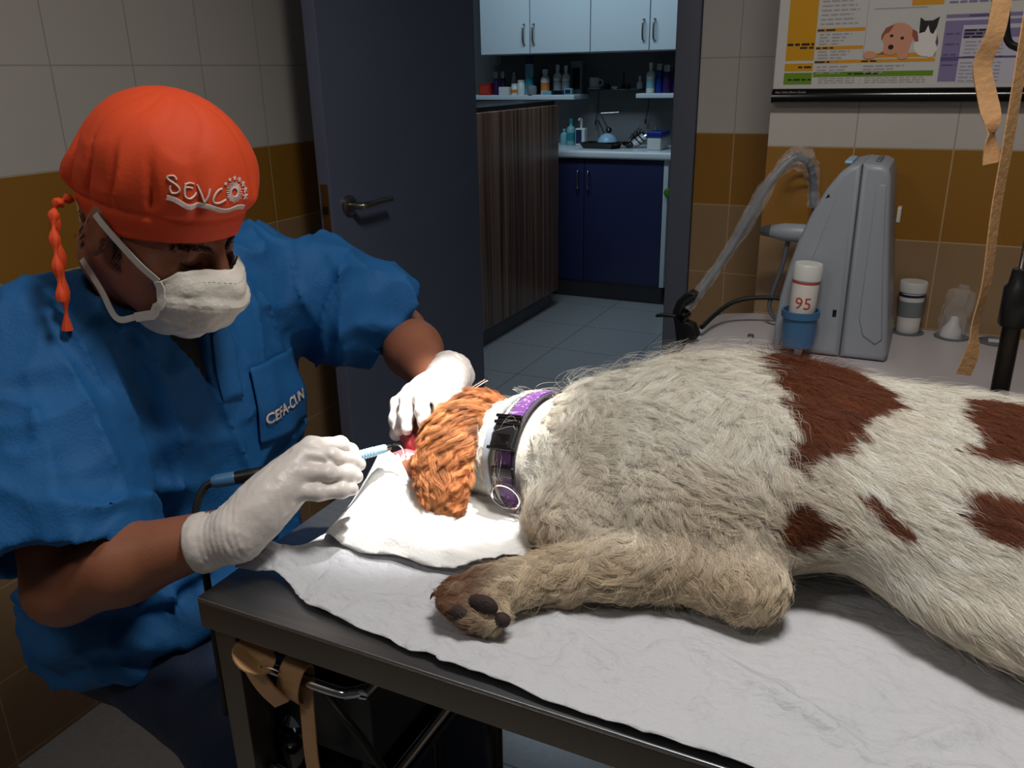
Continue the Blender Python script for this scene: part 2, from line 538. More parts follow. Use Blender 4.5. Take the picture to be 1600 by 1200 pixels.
bottle('pill_jar', -2.507, 5.29, z1, 0.026, 0.092, 'white_plastic', 'larger white jar left of the teal spray can', 'jar', G1, shape='can', cap=.2)
bottle('brown_bottle', -2.52, 5.42, z1, 0.02, 0.13, 'label_grey', 'grey bottle standing behind the larger white jar', 'bottle', G1)
bottle('brown_bottle', -2.41, 5.42, z1, 0.026, 0.17, 'brown_glass', 'brown bottle with a black cap behind the teal spray can', 'bottle', G1, capm='black_plastic', lab='blue_bottle')
bottle('lotion_bottle', -2.345, 5.31, z1, 0.03, 0.155, 'white_plastic', 'white bottle with a round orange mark on the long shelf', 'bottle', G1, lab='label_orange', neck=.5)
bottle('lotion_bottle', -2.31, 5.42, z1, 0.026, 0.17, 'label_grey', 'grey bottle behind the orange-marked white one', 'bottle', G1)
bottle('lotion_bottle', -2.262, 5.32, z1, 0.028, 0.18, 'white_plastic', 'white narrow-necked bottle with a dull green print on the long shelf', 'bottle', G1, lab='label_grey')
bottle('lotion_bottle', -2.205, 5.32, z1, 0.026, 0.175, 'white_plastic', 'white bottle in front of the tall clear pack at the long shelf end', 'bottle', G1, lab='label_grey')
def carton(x, y, z, dx, dy, dz, mat, name, label, cat='box', group=None, extra=None):
    t = thing(name, (x, y, z), label, cat, group)
    MB().box((x - dx / 2, y - dy / 2, z), (x + dx / 2, y + dy / 2, z + dz), min(dx, dy, dz) * .06).build('carton', mat, t)
    if extra:
        MB().box((x - dx * .36, y - dy / 2 - .0008, z + dz * .15), (x + dx * .36, y - dy / 2 + .0002, z + dz * .8)).build('printed_panel', extra, t)
    return t
carton(-2.168, 5.42, z1, 0.075, 0.04, 0.20, 'label_grey', 'clear_pack', 'tall greyish pack with dark prints at the end of the long shelf', 'pack', G1, 'black_plastic')
carton(-2.775, 5.31, z1, 0.085, 0.06, 0.075, 'red_plastic', 'red_box', 'red box at the left of the long shelf beside the door leaf', 'box', G1, 'ink_red')
carton(-2.62, 5.275, z1, 0.07, 0.045, 0.05, 'white_plastic', 'white_carton', 'small plain white carton in front of the purple bottles', 'box', G1)
carton(-2.235, 5.27, z1, 0.085, 0.03, 0.028, 'label_navy', 'flat_carton', 'flat navy carton lying in front of the white bottles', 'box', G1, 'black_plastic')
carton(-2.165, 5.27, z1, 0.05, 0.03, 0.038, 'aqua_plastic', 'small_carton', 'small pale carton at the right end of the long shelf', 'box', G1, 'label_navy')
carton(-2.31, 5.27, z1, 0.06, 0.03, 0.022, 'aqua_plastic', 'flat_carton', 'flat pale carton in front of the orange-marked bottle', 'box', G1)
tag(MB().lathe([(0, 0), (.03, .0), (.034, .03), (.03, .055), (0, .06)], (-2.42, 5.265, z1), n=20).build('grey_tub', 'label_grey', None, (-2.42, 5.265, z1)), 'round grey tub in front of the teal spray can', 'tub', G1)
tag(MB().lathe([(.036, -.004), (.036, .004)], (-2.765, 5.46, 1.46), (0, 1, 0), 24).build('wall_dial', 'label_grey', None, (-2.765, 5.46, 1.46)), 'round grey dial on the wall above the red box', 'dial')
z2 = 1.2505
G2 = 'bottles on the short white shelf'
bottle('lotion_bottle', -1.64, 5.31, z2, 0.026, 0.175, 'white_plastic', 'white nozzle bottle on the short shelf beside the door frame', 'bottle', G2, neck=.35, lab='aqua_plastic')
bottle('spray_bottle', -1.588, 5.32, z2, 0.022, 0.168, 'blue_bottle', 'blue bottle with a silver cap, middle one on the short shelf', 'bottle', G2, shape='can', cap=.22, capm='chrome')
bottle('spray_bottle', -1.538, 5.31, z2, 0.024, 0.160, 'purple_plastic', 'dark purple bottle with a silver cap on the short shelf', 'bottle', G2, shape='can', cap=.24, capm='chrome')
bottle('spray_bottle', -1.488, 5.33, z2, 0.022, 0.15, 'purple_plastic', 'dark bottle nearest the door frame on the short shelf', 'bottle', G2, shape='can', cap=.2, capm='black_plastic')
z3 = 1.2755
t = thing('white_mug', (-2.045, 5.41, z3), 'white mug on a saucer at the left of the glass shelf', 'mug')
MB().lathe([(.024, 0), (.03, .004), (.03, .062), (.027, .062), (.026, .01)], (-2.045, 5.41, z3 + .006), n=24).build('cup', 'white_plastic', t)
MB().tube(spline([(-2.016, 5.41, z3 + .055), (-1.992, 5.41, z3 + .052), (-1.99, 5.41, z3 + .026), (-2.016, 5.41, z3 + .018)], 5), .004, 8).build('handle', 'white_plastic', t)
MB().lathe([(.03, 0), (.05, .006), (.047, .006)], (-2.045, 5.41, z3), n=24).build('saucer', 'white_plastic', t)
tag(MB().lathe([(.02, 0), (.016, .02), (.006, .035), (.005, .10), (.002, .102)], (-1.85, 5.42, z3), n=14).build('black_spike_stand', 'black_plastic', None, (-1.85, 5.42, z3)), 'black spike-topped stand on the glass shelf', 'stand')
tag(MB().lathe([(.022, 0), (.02, .016), (.01, .03), (.003, .034)], (-1.96, 5.42, z3), n=14).build('black_cone', 'black_plastic', None, (-1.96, 5.42, z3)), 'low black cone beside the white mug', 'cone')
tag(MB().lathe([(.014, 0), (.012, .016), (.007, .026), (.002, .03)], (-1.815, 5.42, z3), n=14).build('black_cone', 'black_plastic', None, (-1.815, 5.42, z3)), 'small black cone right of the spike stand', 'cone')
tag(MB().lathe([(.012, 0), (.02, .006), (.018, .014), (0, .016)], (-1.905, 5.40, z3), n=14).build('pale_soap', 'ink_white', None, (-1.905, 5.40, z3)), 'small pale disc lying on the glass shelf', 'soap')
bottle('dropper_bottle', -1.738, 5.40, z3, 0.018, 0.075, 'ink_white', 'tiny pale dropper bottle at the right of the glass shelf', 'bottle', None, cap=.4)
for x, zt, zb, lb in ((-2.04, 1.265, 1.08, 'black cord hanging under the glass shelf'), (-1.70, 1.22, 1.09, 'black cord with a plug hanging under the short shelf')):
    t_ = MB().tube(spline([(x, 5.48, zt), (x, 5.475, (zt + zb) / 2), (x - .012, 5.47, zb)], 6), .0025, 6)
    t_.cyl((x - .012, 5.47, zb), (x - .014, 5.468, zb - .03), .006)
    tag(t_.build('hanging_cord', 'black_rubber', None, (x, 5.48, zb - .03)), lb, 'cord')
# on the worktop
zw = 0.9305
bottle('soap_bottle', -2.23, 5.36, zw, 0.026, 0.10, 'aqua_plastic', 'low pale bottle at the left end of the worktop', 'bottle', 'bottles on the worktop', cap=.12)
bottle('soap_bottle', -2.175, 5.34, zw, 0.028, 0.165, 'aqua_plastic', 'pale bottle with a teal label and cap on the worktop', 'bottle', 'bottles on the worktop', lab='teal_plastic', capm='teal_plastic')
t = thing('pump_dispenser', (-2.085, 5.30, zw), 'square white pump dispenser with a navy label on the worktop', 'dispenser')
MB().box((-2.12, 5.275, zw), (-2.055, 5.325, zw + .11), .008).build('body', 'white_plastic', t)
MB().box((-2.115, 5.2742, zw + .015), (-2.075, 5.2752, zw + .10)).build('printed_panel', 'label_navy', t)
pm = MB().cyl((-2.0875, 5.30, zw + .11), (-2.0875, 5.30, zw + .165), .008)
pm.tube([(-2.0875, 5.30, zw + .165), (-2.0875, 5.27, zw + .168), (-2.0875, 5.255, zw + .162)], .006, 8)
pm.build('pump', 'white_plastic', t)
t = thing('steel_tray', (-1.9, 5.17, zw), 'shallow dark steel tray lying on the worktop', 'tray')
R4 = Matrix.Translation((-1.90, 5.17, zw)) @ Matrix.Rotation(math.radians(-6), 4, 'Z')
ring = []
def rr(sx, sy, z, rad=.02, n=5):
    out = []
    for cx, cy, a0 in ((sx - rad, sy - rad, 0), (-sx + rad, sy - rad, 90), (-sx + rad, -sy + rad, 180), (sx - rad, -sy + rad, 270)):
        for k in range(n):
            a = math.radians(a0 + 90 * k / (n - 1))
            out.append(R4 @ Vector((cx + rad * math.cos(a), cy + rad * math.sin(a), z)))
    return out
MB().rings([rr(.10, .07, 0), rr(.12, .085, .032), rr(.126, .09, .034), rr(.118, .083, .031), rr(.098, .068, .004)]).build('pan', 'dark_metal', t)
t = thing('desk_lamp', (-1.86, 5.33, zw), 'jointed chrome lamp with a ball joint and pale blue domed shade over the tray', 'lamp')
ax = MB().tube([(-1.865, 5.20, zw + .105), (-1.96, 5.30, zw + .20)], .005, 8)
ax.tube([(-1.96, 5.30, zw + .20), (-1.85, 5.34, zw + .205)], .004, 8)
ax.tube([(-1.89, 5.21, zw + .07), (-1.995, 5.36, zw + .155)], .004, 8)
ax.tube([(-1.995, 5.36, zw + .155), (-2.02, 5.45, zw + .0)], .005, 8)
ax.build('arm', 'steel', t)
bj = MB(); bj.lathe([(0, -.02), (.014, -.014), (.02, 0), (.014, .014), (0, .02)], (-1.86, 5.19, zw + .105), n=18); bj.build('ball_joint', 'dark_metal', t)
MB().lathe([(.062, 0), (.056, .018), (.04, .038), (.018, .05), (.0, .052)], (-1.865, 5.18, zw + .037), n=26).build('lamp_shade', 'pale_blue', t)
MB().lathe([(.035, 0), (.035, .006), (.01, .01)], (-2.02, 5.45, zw), n=20).build('base', 'steel', t)
t = thing('steel_bowl_stack', (-1.69, 5.22, zw), 'tilted stack of shiny steel bowls leaning on the worktop', 'bowls')
axv = Vector((.75, .1, .62)).normalized()
for k in range(3):
    c = Vector((-1.70, 5.22, zw + .045)) + axv * .026 * k
    MB().lathe([(.006, -.032), (.018, -.031), (.034, -.022), (.044, .006), (.047, .016), (.044, .016), (.033, -.018)], c, axv, 24).build('bowl', 'chrome', t)
MB().lathe([(0, -.02), (.03, -.012), (.04, .004), (.03, .012), (0, .016)], Vector((-1.735, 5.2, zw + .022)), (.2, .1, 1), 20).build('dark_lid', 'black_gloss', t)
t = thing('storage_tub', (-1.53, 5.15, zw), 'white storage tub with a blue lid at the right end of the worktop', 'tub')
MB().box((-1.575, 5.07, zw), (-1.49, 5.24, zw + .075), .008).build('body', 'white_plastic', t)
MB().box((-1.578, 5.065, zw + .075), (-1.485, 5.245, zw + .108), .006).build('lid', 'blue_bottle', t)
MB().box((-1.60, 5.3, zw), (-1.59, 5.32, zw + .12), .002).build('clip', 'teal_plastic', t)

# ------------------------------------------------------------------ poster on the near wall
t = thing('poster', (0.0, YR, 1.6), 'framed yellow, green and lilac chart with a puppy and kitten picture', 'poster')
PX0, PX1, PZ0, PZ1 = -0.356, 0.62, 1.335, 2.05
MB().box((PX0, YR - 0.018, PZ0), (PX1, YR, PZ1), 0.002).build('backing_board', M('poster_paper', (206, 204, 200), 0.25), t)
pf = MB().prism([(YR - .03, 1.309), (YR - .026, 1.306), (YR, 1.306), (YR, 1.336), (YR - .019, 1.336), (YR - .026, 1.330), (YR - .030, 1.322)], 0, PX0, PX1)
bar = pf.build('lower_rail', 'black_gloss', t)
MT['p_yellow'] = M('p_yellow', (206, 148, 10), .35); MT['p_orange'] = M('p_orange', (214, 150, 34), .35)
MT['p_green'] = M('p_green', (104, 142, 30), .35); MT['p_lilac'] = M('p_lilac', (132, 120, 160), .35)
MT['p_lilac2'] = M('p_lilac2', (96, 84, 128), .35); MT['p_grey'] = M('p_grey', (164, 161, 160), .4)
MT['p_pale'] = M('p_pale', (196, 192, 206), .35); MT['p_pup'] = M('p_pup', (214, 150, 122), .4); MT['p_pup2'] = M('p_pup2', (150, 84, 66), .4)
pm = MB()
pmats = ['p_yellow', 'p_orange', 'p_green', 'p_lilac', 'p_lilac2', 'p_grey', 'p_pale', 'p_pup', 'p_pup2', 'ink_black', 'ink_white']
lay = [0]
def q(x0, x1, z0, z1, m, lv=1):
    pm.cur = pmats.index(m)
    y = YR - 0.018 - 0.0003 * lv
    pm.add([(x0, y, z0), (x1, y, z0), (x1, y, z1), (x0, y, z1)], [(0, 1, 2, 3)])
def poly(pts, m, lv=4):
    pm.cur = pmats.index(m)
    y = YR - 0.018 - 0.0003 * lv
    pm.add([(a, y, b) for a, b in pts], [tuple(range(len(pts)))])
def words(x0, x1, zc, h=.0035, m='p_grey', lv=2):
    x = x0
    while x < x1:
        wd = random.uniform(.008, .022)
        q(x, min(x + wd, x1), zc - h / 2, zc + h / 2, m, lv)
        x += wd + .0035
# (column x1 = -.274) yellow blocks, rows
q(-.334, -.274, 1.395, 1.75, 'p_yellow'); q(-.334, -.274, 1.361 + .012, 1.389, 'p_yellow') ; q(-.334, -.274, 1.345, 1.3695, 'p_green')
words(-.332, -.276, 1.428, .005, 'ink_black'); words(-.305, -.276, 1.421, .004, 'ink_black'); words(-.305, -.276, 1.381, .004, 'ink_black'); words(-.325, -.276, 1.355, .0035, 'ink_black')
for zc in (1.4555, 1.4195):
    q(-.272, -.175, zc - .0035, zc + .0035, 'p_orange'); words(-.271, -.235, zc, .003, 'ink_black', 3)
q(-.272, -.032, 1.388, 1.3945, 'p_orange'); words(-.271, -.24, 1.391, .003, 'ink_black', 3); words(-.175, -.145, 1.391, .003, 'ink_black', 3)
q(-.272, -.032, 1.360, 1.3705, 'p_green'); words(-.20, -.14, 1.366, .003, 'ink_black', 3)
for zb, rows, xe in ((1.452, 4, -.2), (1.417, 4, -.2), (1.386, 3, -.2)):
    for k in range(rows):
        words(-.266, -.245, zb - .005 - k * .0065, .0028); words(-.24, xe - .008 * k, zb - .005 - k * .0065, .0028)
for k in range(3): words(-.17, -.09 - .02 * k, 1.381 - k * .0065, .0028)
for k in range(9): words(-.266, -.19 - .006 * (k % 3), 1.468 + k * .009, .0028)
for k in range(3):
    words(-.26, -.185, 1.357 - k * .0045, .002); words(-.165, -.045, 1.357 - k * .0045, .002)
q(-.1745, -.1735, 1.344, 1.36, 'p_grey', 2); q(-.1735, -.1725, 1.40, 1.75, 'p_grey', 2)
q(-.16, -.06, 1.492, 1.4945, 'p_grey'); q(-.09, -.03, 1.497, 1.508, 'p_orange'); q(-.17, -.03, 1.52, 1.53, 'p_orange'); q(-.17, -.03, 1.58, 1.6, 'p_green')
# picture band, puppy and kitten
q(-.165, -.032, 1.3975, 1.406, 'p_orange')
def blob(cx, cz, rx, rz, m, lv, rot=0, n=20):
    c, s = math.cos(rot), math.sin(rot)
    poly([(cx + rx * math.cos(a) * c - rz * math.sin(a) * s, cz + rx * math.cos(a) * s + rz * math.sin(a) * c) for a in (2 * PI * i / n for i in range(n))], m, lv)
blob(-.108, 1.437, .030, .028, 'p_pup', 4); poly([(-.133, 1.405), (-.085, 1.405), (-.082, 1.43), (-.126, 1.44)], 'p_pup', 4.4)
blob(-.119, 1.416, .016, .014, 'p_pup', 4.7)
poly([(-.118, 1.462), (-.134, 1.456), (-.141, 1.442), (-.1405, 1.431), (-.134, 1.444), (-.126, 1.448)], 'p_pup2', 5)
poly([(-.082, 1.452), (-.072, 1.446), (-.068, 1.428), (-.074, 1.427), (-.082, 1.44)], 'p_pup2', 5)
blob(-.120, 1.418, .0055, .005, 'ink_black', 6); blob(-.121, 1.440, .0034, .003, 'ink_black', 6); blob(-.1, 1.435, .0034, .003, 'ink_black', 6)
blob(-.16, 1.403, .013, .008, 'p_pup', 6); blob(-.095, 1.402, .011, .009, 'p_pup', 6); poly([(-.145, 1.404), (-.13, 1.412), (-.115, 1.41), (-.115, 1.404)], 'p_pup2', 3.6)
blob(-.052, 1.42, .024, .022, 'ink_white', 3); blob(-.054, 1.443, .018, .016, 'ink_white', 4)
poly([(-.070, 1.474), (-.061, 1.467), (-.046, 1.467), (-.034, 1.474), (-.037, 1.455), (-.042, 1.441), (-.048, 1.444), (-.0535, 1.4585), (-.058, 1.446), (-.069, 1.443)], 'ink_black', 5)
blob(-.043, 1.403, .008, .007, 'ink_white', 6); poly([(-.034, 1.44), (-.030, 1.425), (-.031, 1.415), (-.036, 1.425)], 'p_lilac2', 5)
# lilac table
q(-.022, .40, 1.345, 1.470, 'p_pale', 1); q(-.022, .012, 1.348, 1.456, 'p_lilac', 2); q(-.022, .40, 1.470, 1.477, 'p_lilac', 2); q(-.022, .40, 1.456, 1.465, 'p_lilac', 2)
q(.014, .40, 1.431, 1.448, 'p_lilac', 2); q(.012, .40, 1.3925, 1.396, 'p_lilac2', 3); q(-.022, .012, 1.388, 1.396, 'p_lilac2', 3); q(.02, .09, 1.4715, 1.4755, 'p_lilac2', 3)
for k in range(3): words(.016, .055, 1.446 - .0065 * k, .0035, 'ink_black', 3)
for k in range(5): words(.02, .09, 1.424 - .007 * k, .0022, 'p_grey', 3)
for k in range(6): words(.016, .09, 1.384 - .007 * k, .0022, 'p_grey', 3)
for k in range(4): words(-.018, .008, 1.44 - .02 * k, .003, 'p_lilac2', 3)
for k in range(4): words(.12, .3, 1.424 - .007 * k, .0022, 'p_grey', 3)
for k in range(18): words(-.02, .4, 1.5 + .02 * k, .004, 'p_lilac', 2)
pm.build('printed_chart', pmats, t, smooth=False)
vs, fs = text_mesh('Bajar Sellos Blanca Giralda', .0062, .25)
tb = MB().add([(-.315 + v.x, YR - .0305, 1.3290 + v.y) for v in vs], fs)
tb.build('rail_lettering', 'p_grey', bar, smooth=False)
# ------------------------------------------------------------------ exam table
TZ, TX0, TX1, TY0, TY1 = 0.85, -0.66, 0.62, 0.55, 1.2
t = thing('exam_table', (-0.02, 0.875, 0), 'dark brushed stainless steel exam table the dog lies on', 'table')
tt = MB().box((TX0, TY0, TZ - 0.004), (TX1, TY1, TZ), 0.0015).build('tabletop', 'brushed_steel', t)
a = MB()
a.box((TX0, TY0, TZ - 0.038), (TX1, TY0 + 0.012, TZ - 0.004), 0.002).box((TX0, TY1 - 0.012, TZ - 0.047), (TX1, TY1, TZ - 0.004), 0.002)
a.box((TX0, TY0 + 0.012, TZ - 0.047), (TX0 + 0.012, TY1 - 0.012, TZ - 0.004), 0.002).box((TX1 - 0.012, TY0 + 0.012, TZ - 0.047), (TX1, TY1 - 0.012, TZ - 0.004), 0.002)
a.box((TX0 + 0.012, TY0 + 0.012, TZ - 0.012), (TX1 - 0.012, TY1 - 0.012, TZ - 0.0045))
a.build('apron', 'apron_steel', t)
for x in (TX0 + 0.004, TX1 - 0.044):
    for y in (TY0 + 0.012, TY1 - 0.052):
        lg = MB().box((x, y, 0.02), (x + 0.030, y + 0.038, TZ - 0.012), 0.003).build('leg', 'apron_steel', t)
        MB().lathe([(0.022, 0), (0.026, 0.004), (0.022, 0.02)], (x + 0.019, y + 0.019, 0), n=16).build('rubber_foot', 'black_rubber', lg)
MB().box((TX0 + 0.03, TY1 - 0.045, 0.20), (TX1 - 0.03, TY1 - 0.02, 0.23), 0.003).build('cross_bar', 'apron_steel', t)

# rolling cart standing under the table end
t = thing('instrument_cart', (-0.56, 0.75, 0), 'small dark instrument cart with chrome guard rails under the table end', 'cart')
CX0, CX1, CY0, CY1 = -0.64, -0.478, 0.585, 0.98
def rail(z, name, r=.0065):
    pts = [(CX0 + .02, CY0, z), (CX1 - .035, CY0, z), (CX1 - .018, CY0 + .004, z), (CX1 - .006, CY0 + .016, z), (CX1 - .002, CY0 + .04, z), (CX1 - .002, CY1 - .02, z)]
    MB().tube([*spline(pts, 6)], r, 12).build(name, 'chrome', t)
MB().box((CX0, CY0 + .02, .725), (CX1 - .012, CY1, .74), .004).build('top_shelf', 'dark_metal', t)
MB().box((CX0, CY0 + .03, .625), (CX1 - .012, CY1, .725), .003).build('drawer', 'black_plastic', t)
MB().box((CX0, CY0 + .008, .565), (CX1 - .004, CY1, .575), .004).build('tray_shelf', 'dark_metal', t)
rail(.750, 'guard_rail'); rail(.60, 'guard_rail')
for x, y in ((CX0 + .02, CY0 + .04), (CX1 - .03, CY0 + .04), (CX0 + .02, CY1 - .03), (CX1 - .03, CY1 - .03)):
    p_ = MB().cyl((x, y, .06), (x, y, .74), .009).build('post', 'dark_metal', t)
    MB().lathe([(0, -.012), (.026, -.012), (.03, 0), (.026, .012), (0, .012)], (x, y, .03), (1, 0, 0), 18).build('caster', 'black_rubber', p_)
MB().box((CX0, CY0 + .02, .10), (CX1, CY1, .115), .004).build('bottom_shelf', 'dark_metal', t)
# rubber tourniquet knotted on the rail
k = thing('rubber_tourniquet', (-.55, .58, .76), 'tan rubber tourniquet knotted around the chrome rail of the cart under the table', 'tourniquet')
b1 = []
for i in range(26):
    a_ = i / 25 * 2 * PI
    b1.append((-.566 + .006 * math.sin(a_), .585 + .0135 * math.cos(a_), .747 + .027 * math.sin(a_)))
MB().tube(b1, 0, flat=(.029, .002, (0, -1, 0))).build('wrapped_loop', 'tan_rubber', k)
MB().tube(spline([(-.572, .566, .726), (-.584, .561, .742), (-.594, .559, .757), (-.601, .558, .772)], 6), 0, flat=(.027, .0024, (0, -1, 0))).build('free_end', 'tan_rubber', k)
kn = []
for i in range(24):
    a_ = i / 23 * 2 * PI
    kn.append((-.602 + .0125 * math.cos(a_), .563 + .010 * math.sin(a_), .780 - .006 * math.cos(a_)))
MB().tube(kn, 0, flat=(.024, .0022, (0, 0, 1))).build('knot', 'tan_rubber', k)
MB().tube(spline([(-.557, .590, .742), (-.552, .582, .70), (-.552, .580, .64), (-.545, .578, .56), (-.543, .576, .47)], 6), 0, flat=(.020, .002, (0, -1, 0))).build('hanging_tail', 'tan_rubber', k)
# pump bottle / ball valve under the table corner
t = thing('valve_canister', (-.615, .64, .575), 'black canister with a shiny metal ball top on the cart tray', 'canister')
MB().lathe([(.026, 0), (.028, .004), (.028, .05), (.02, .055)], (-.612, .628, .5755), n=22).build('body', 'black_gloss', t)
MB().lathe([(.0, -.017), (.013, -.013), (.019, 0), (.013, .013), (0, .017)], (-.612, .628, .643), n=22).build('ball_cap', 'chrome', t)
MB().tube(spline([(-.612, .628, .655), (-.602, .64, .675), (-.585, .665, .685), (-.56, .70, .69)], 6), .0045, 10).build('spout', 'chrome', t)
tag(MB().tube(spline([(-.60, .60, .768), (-.56, .60, .745), (-.50, .575, .735), (-.46, .572, .70), (-.42, .575, .62), (-.39, .58, .48), (-.38, .6, .3)], 10), .0045, 10).build('black_cable', 'black_rubber', None, (-.5, .58, .3)), 'black cable curving down in front of the cart from its rail', 'cable')
tag(MB().tube(spline([(-.655, .60, .80), (-.668, .60, .70), (-.662, .61, .55), (-.66, .62, .35), (-.65, .63, .06)], 10), .005, 10).build('black_cable', 'black_rubber', None, (-.66, .6, .06)), 'black cable hanging along the near table leg', 'cable')

# ------------------------------------------------------------------ side bench with the grey machine
BZ = 0.81
t = thing('side_bench', (0.2, 1.82, 0), 'pale grey bench along the tiled wall behind the dog', 'bench')
outline = [(-.395, 1.56), (.95, 1.56), (.95, 2.095), (-.352, 2.095), (-.425, 2.06), (-.455, 1.99), (-.44, 1.66), (-.425, 1.585)]
MB().prism(outline, 2, BZ - .045, BZ, .008).build('bench_top', 'bench_white', t)
MB().box((-.38, 1.62, .06), (.9, 2.09, BZ - .045), .006).build('cabinet', 'bench_white', t)
for dx in (-.38, .05, .48):
    d = MB().box((dx + .012, 1.605, .09), (dx + .408, 1.62, BZ - .06), .003).build('door', 'bench_white', t)
    MB().tube([(dx + .05, 1.605, .6), (dx + .05, 1.585, .605), (dx + .05, 1.585, .695), (dx + .05, 1.605, .7)], .005, 8).build('handle', 'steel', d)
for hx, hy in ((-.008, 2.055), (.083, 2.05), (.168, 2.045)):
    MB().lathe([(.034, -.001), (.036, .002), (.030, .004), (.027, .001), (.027, .0005), (0, .0005)], (hx, hy, BZ), n=30).build('holder_ring', 'grey_plastic_dark', t)
# the machine
t = thing('ultrasonic_unit', (-.145, 1.9, BZ), 'grey curved-back plastic machine with a blue cup holder standing on the bench', 'machine')
MY0, MY1 = 1.80, 2.02
back = [(-.262, .818), (-.264, .87), (-.258, .93), (-.247, .99), (-.232, 1.05), (-.212, 1.105), (-.188, 1.155), (-.166, 1.186), (-.150, 1.199), (-.128, 1.204)]
front = [(-.092, 1.202), (-.080, 1.196), (-.074, 1.18), (-.066, 1.10), (-.055, 1.0), (-.044, .9), (-.036, .83), (-.04, .812)]
MB().prism(back + [(-.128, .812), (-.256, .812)], 1, MY0, MY1, .012).build('rear_housing', 'grey_plastic', t)
MB().prism([(-.1275, .812), (-.1275, 1.204)] + front, 1, MY0, MY1, .012).build('front_housing', 'grey_plastic', t)
MB().prism([(-.098, 1.15), (-.098, .90), (-.088, .865), (-.062, .848), (-.05, .86), (-.066, 1.0), (-.076, 1.12), (-.08, 1.165), (-.09, 1.168)], 1, MY0 - .0035, MY0 + .005, .003).build('side_panel', 'grey_plastic', t)
MB().box((-.225, MY0 + .02, .8105), (-.06, MY1 - .02, .818), .003).build('foot_plate', 'grey_plastic_dark', t)
MB().box((-.150, MY0 - .001, .897), (-.1425, MY0 + .006, .912), .0008).build('switch', 'black_plastic', t)
MB().box((-.108, 1.86, 1.2), (-.098, 1.96, 1.2065), .002).build('display_strip', 'grey_plastic_dark', t)
MB().box((-.165, 1.85, 1.198), (-.150, 1.97, 1.2045), .003).build('blue_strip', 'pale_blue', t)
MB().box((-.058, 1.90, 1.08), (-.0505, 1.93, 1.11), .002).build('side_button', 'white_plastic', t)
MB().prism([(-.188, 1.137), (-.183, 1.145), (-.180, 1.139)], 1, MY0 - .0008, MY0 + .003).build('pointer_mark', 'black_plastic', t)
cp = MB()
cp.lathe([(.026, 0), (.031, .004), (.034, .062), (.038, .064), (.038, .078), (.034, .078), (.031, .012), (0, .010)], (-.208, 1.762, .838), n=32)
cp.box((-.222, 1.79, .85), (-.194, 1.803, .90), .002)
cp.build('cup_holder', 'blue_plastic', t)
MB().box((-.215, 1.775, .812), (-.2, 1.80, .838), .003).build('holder_bracket', 'white_plastic', t)
t = thing('wipe_canister', (-.208, 1.762, .85), 'white upside-down wipe canister with red figures in the blue cup holder', 'canister')
cA = Vector((-.209, 1.762, .8495)); cX = Vector((.045, 0, 1)).normalized()
MB().lathe([(.024, 0), (.0265, .004), (.0265, .13)], cA, cX, 30).build('body', 'ink_white', t)
MB().lathe([(.0285, 0), (.0285, .028), (.026, .032), (0, .032)], cA + cX * .131, cX, 30).build('lid', 'white_plastic', t)
MB().lathe([(.0269, 0), (.0269, .004)], cA + cX * .124, cX, 30, False, False).build('red_band', 'ink_red', t)
def wrap_text(txt, size, c, ax, r, h, ang0, name, mat, parent, shear=0, bold=0, flip=False):
    vs, fs = text_mesh(txt, size, shear, bold)
    ax = Vector(ax).normalized()
    s0 = Vector((1, 0, 0)); s0 = (s0 - ax * s0.dot(ax)).normalized(); fwd = ax.cross(s0) * -1
    out = []
    for v in vs:
        a_ = ang0 + v.x / r
        out.append(Vector(c) + ax * (h + v.y) + (s0 * math.sin(a_) - fwd * -math.cos(a_)) * (r + .0006))
    return MB().add(out, fs).build(name, mat, parent, smooth=False)
wrap_text('95', .034, cA, cX, .0265, .084, .12, 'red_figures', 'ink_red', t, bold=.0)
t = thing('wipe_tub', (-.008, 2.055, BZ + .005), 'white ribbed wipe tub with a navy band in the bench holder beside the machine', 'tub')
MB().lathe([(.0235, 0), (.0255, .004), (.0245, .02), (.0255, .04), (.0265, .095)], (-.008, 2.055, BZ + .001), n=30).build('body', 'ink_white', t)
MB().lathe([(.0266, 0), (.0266, .006)], (-.008, 2.055, BZ + .085), n=30, cap0=False, cap1=False).build('navy_band', 'label_navy', t)
MB().lathe([(.0262, 0), (.0262, .035)], (-.008, 2.055, BZ + .040), n=30, cap0=False, cap1=False).build('grey_print', 'label_grey', t)
MB().lathe([(.029, 0), (.030, .018), (.028, .022), (0, .022)], (-.008, 2.055, BZ + .096), n=30).build('lid', 'white_plastic', t)
# bagged cup
t = thing('bagged_handpiece', (.083, 2.05, BZ + .005), 'small pale handpiece under a clear crumpled plastic bag in the middle bench holder', 'handpiece')
MB().lathe([(.022, 0), (.02, .018), (.012, .03), (.008, .045), (0, .048)], (.08, 2.05, BZ + .001), (.1, 0, 1), 20).build('handpiece', 'white_plastic', t)
def crumple(c, ax, r, h, name, parent, seed=1, top=.4, n=26, m=16, amp=.2):
    rs = []
    ax = Vector(ax).normalized()
    q_ = Vector((0, 0, 1)).rotation_difference(ax)
    for i in range(m + 1):
        u = i / m
        rad = r * (1 - top * u ** 2) * (1 if u < .93 else .5)
        ring_ = []
        for k_ in range(n):
            a_ = 2 * PI * k_ / n
            nz = mnoise.noise(Vector((math.cos(a_) * 2.2, math.sin(a_) * 2.2, u * 4 + seed)))
            rr_ = rad * (1 + amp * 1.6 * nz)
            ring_.append(Vector(c) + q_ @ Vector((rr_ * math.cos(a_), rr_ * math.sin(a_), h * u)))
        rs.append(ring_)
    return MB().rings(rs, False, True).build(name, 'film', parent)
crumple((.083, 2.05, BZ + .004), (.08, 0, 1), .034, .115, 'plastic_bag', t, 3)
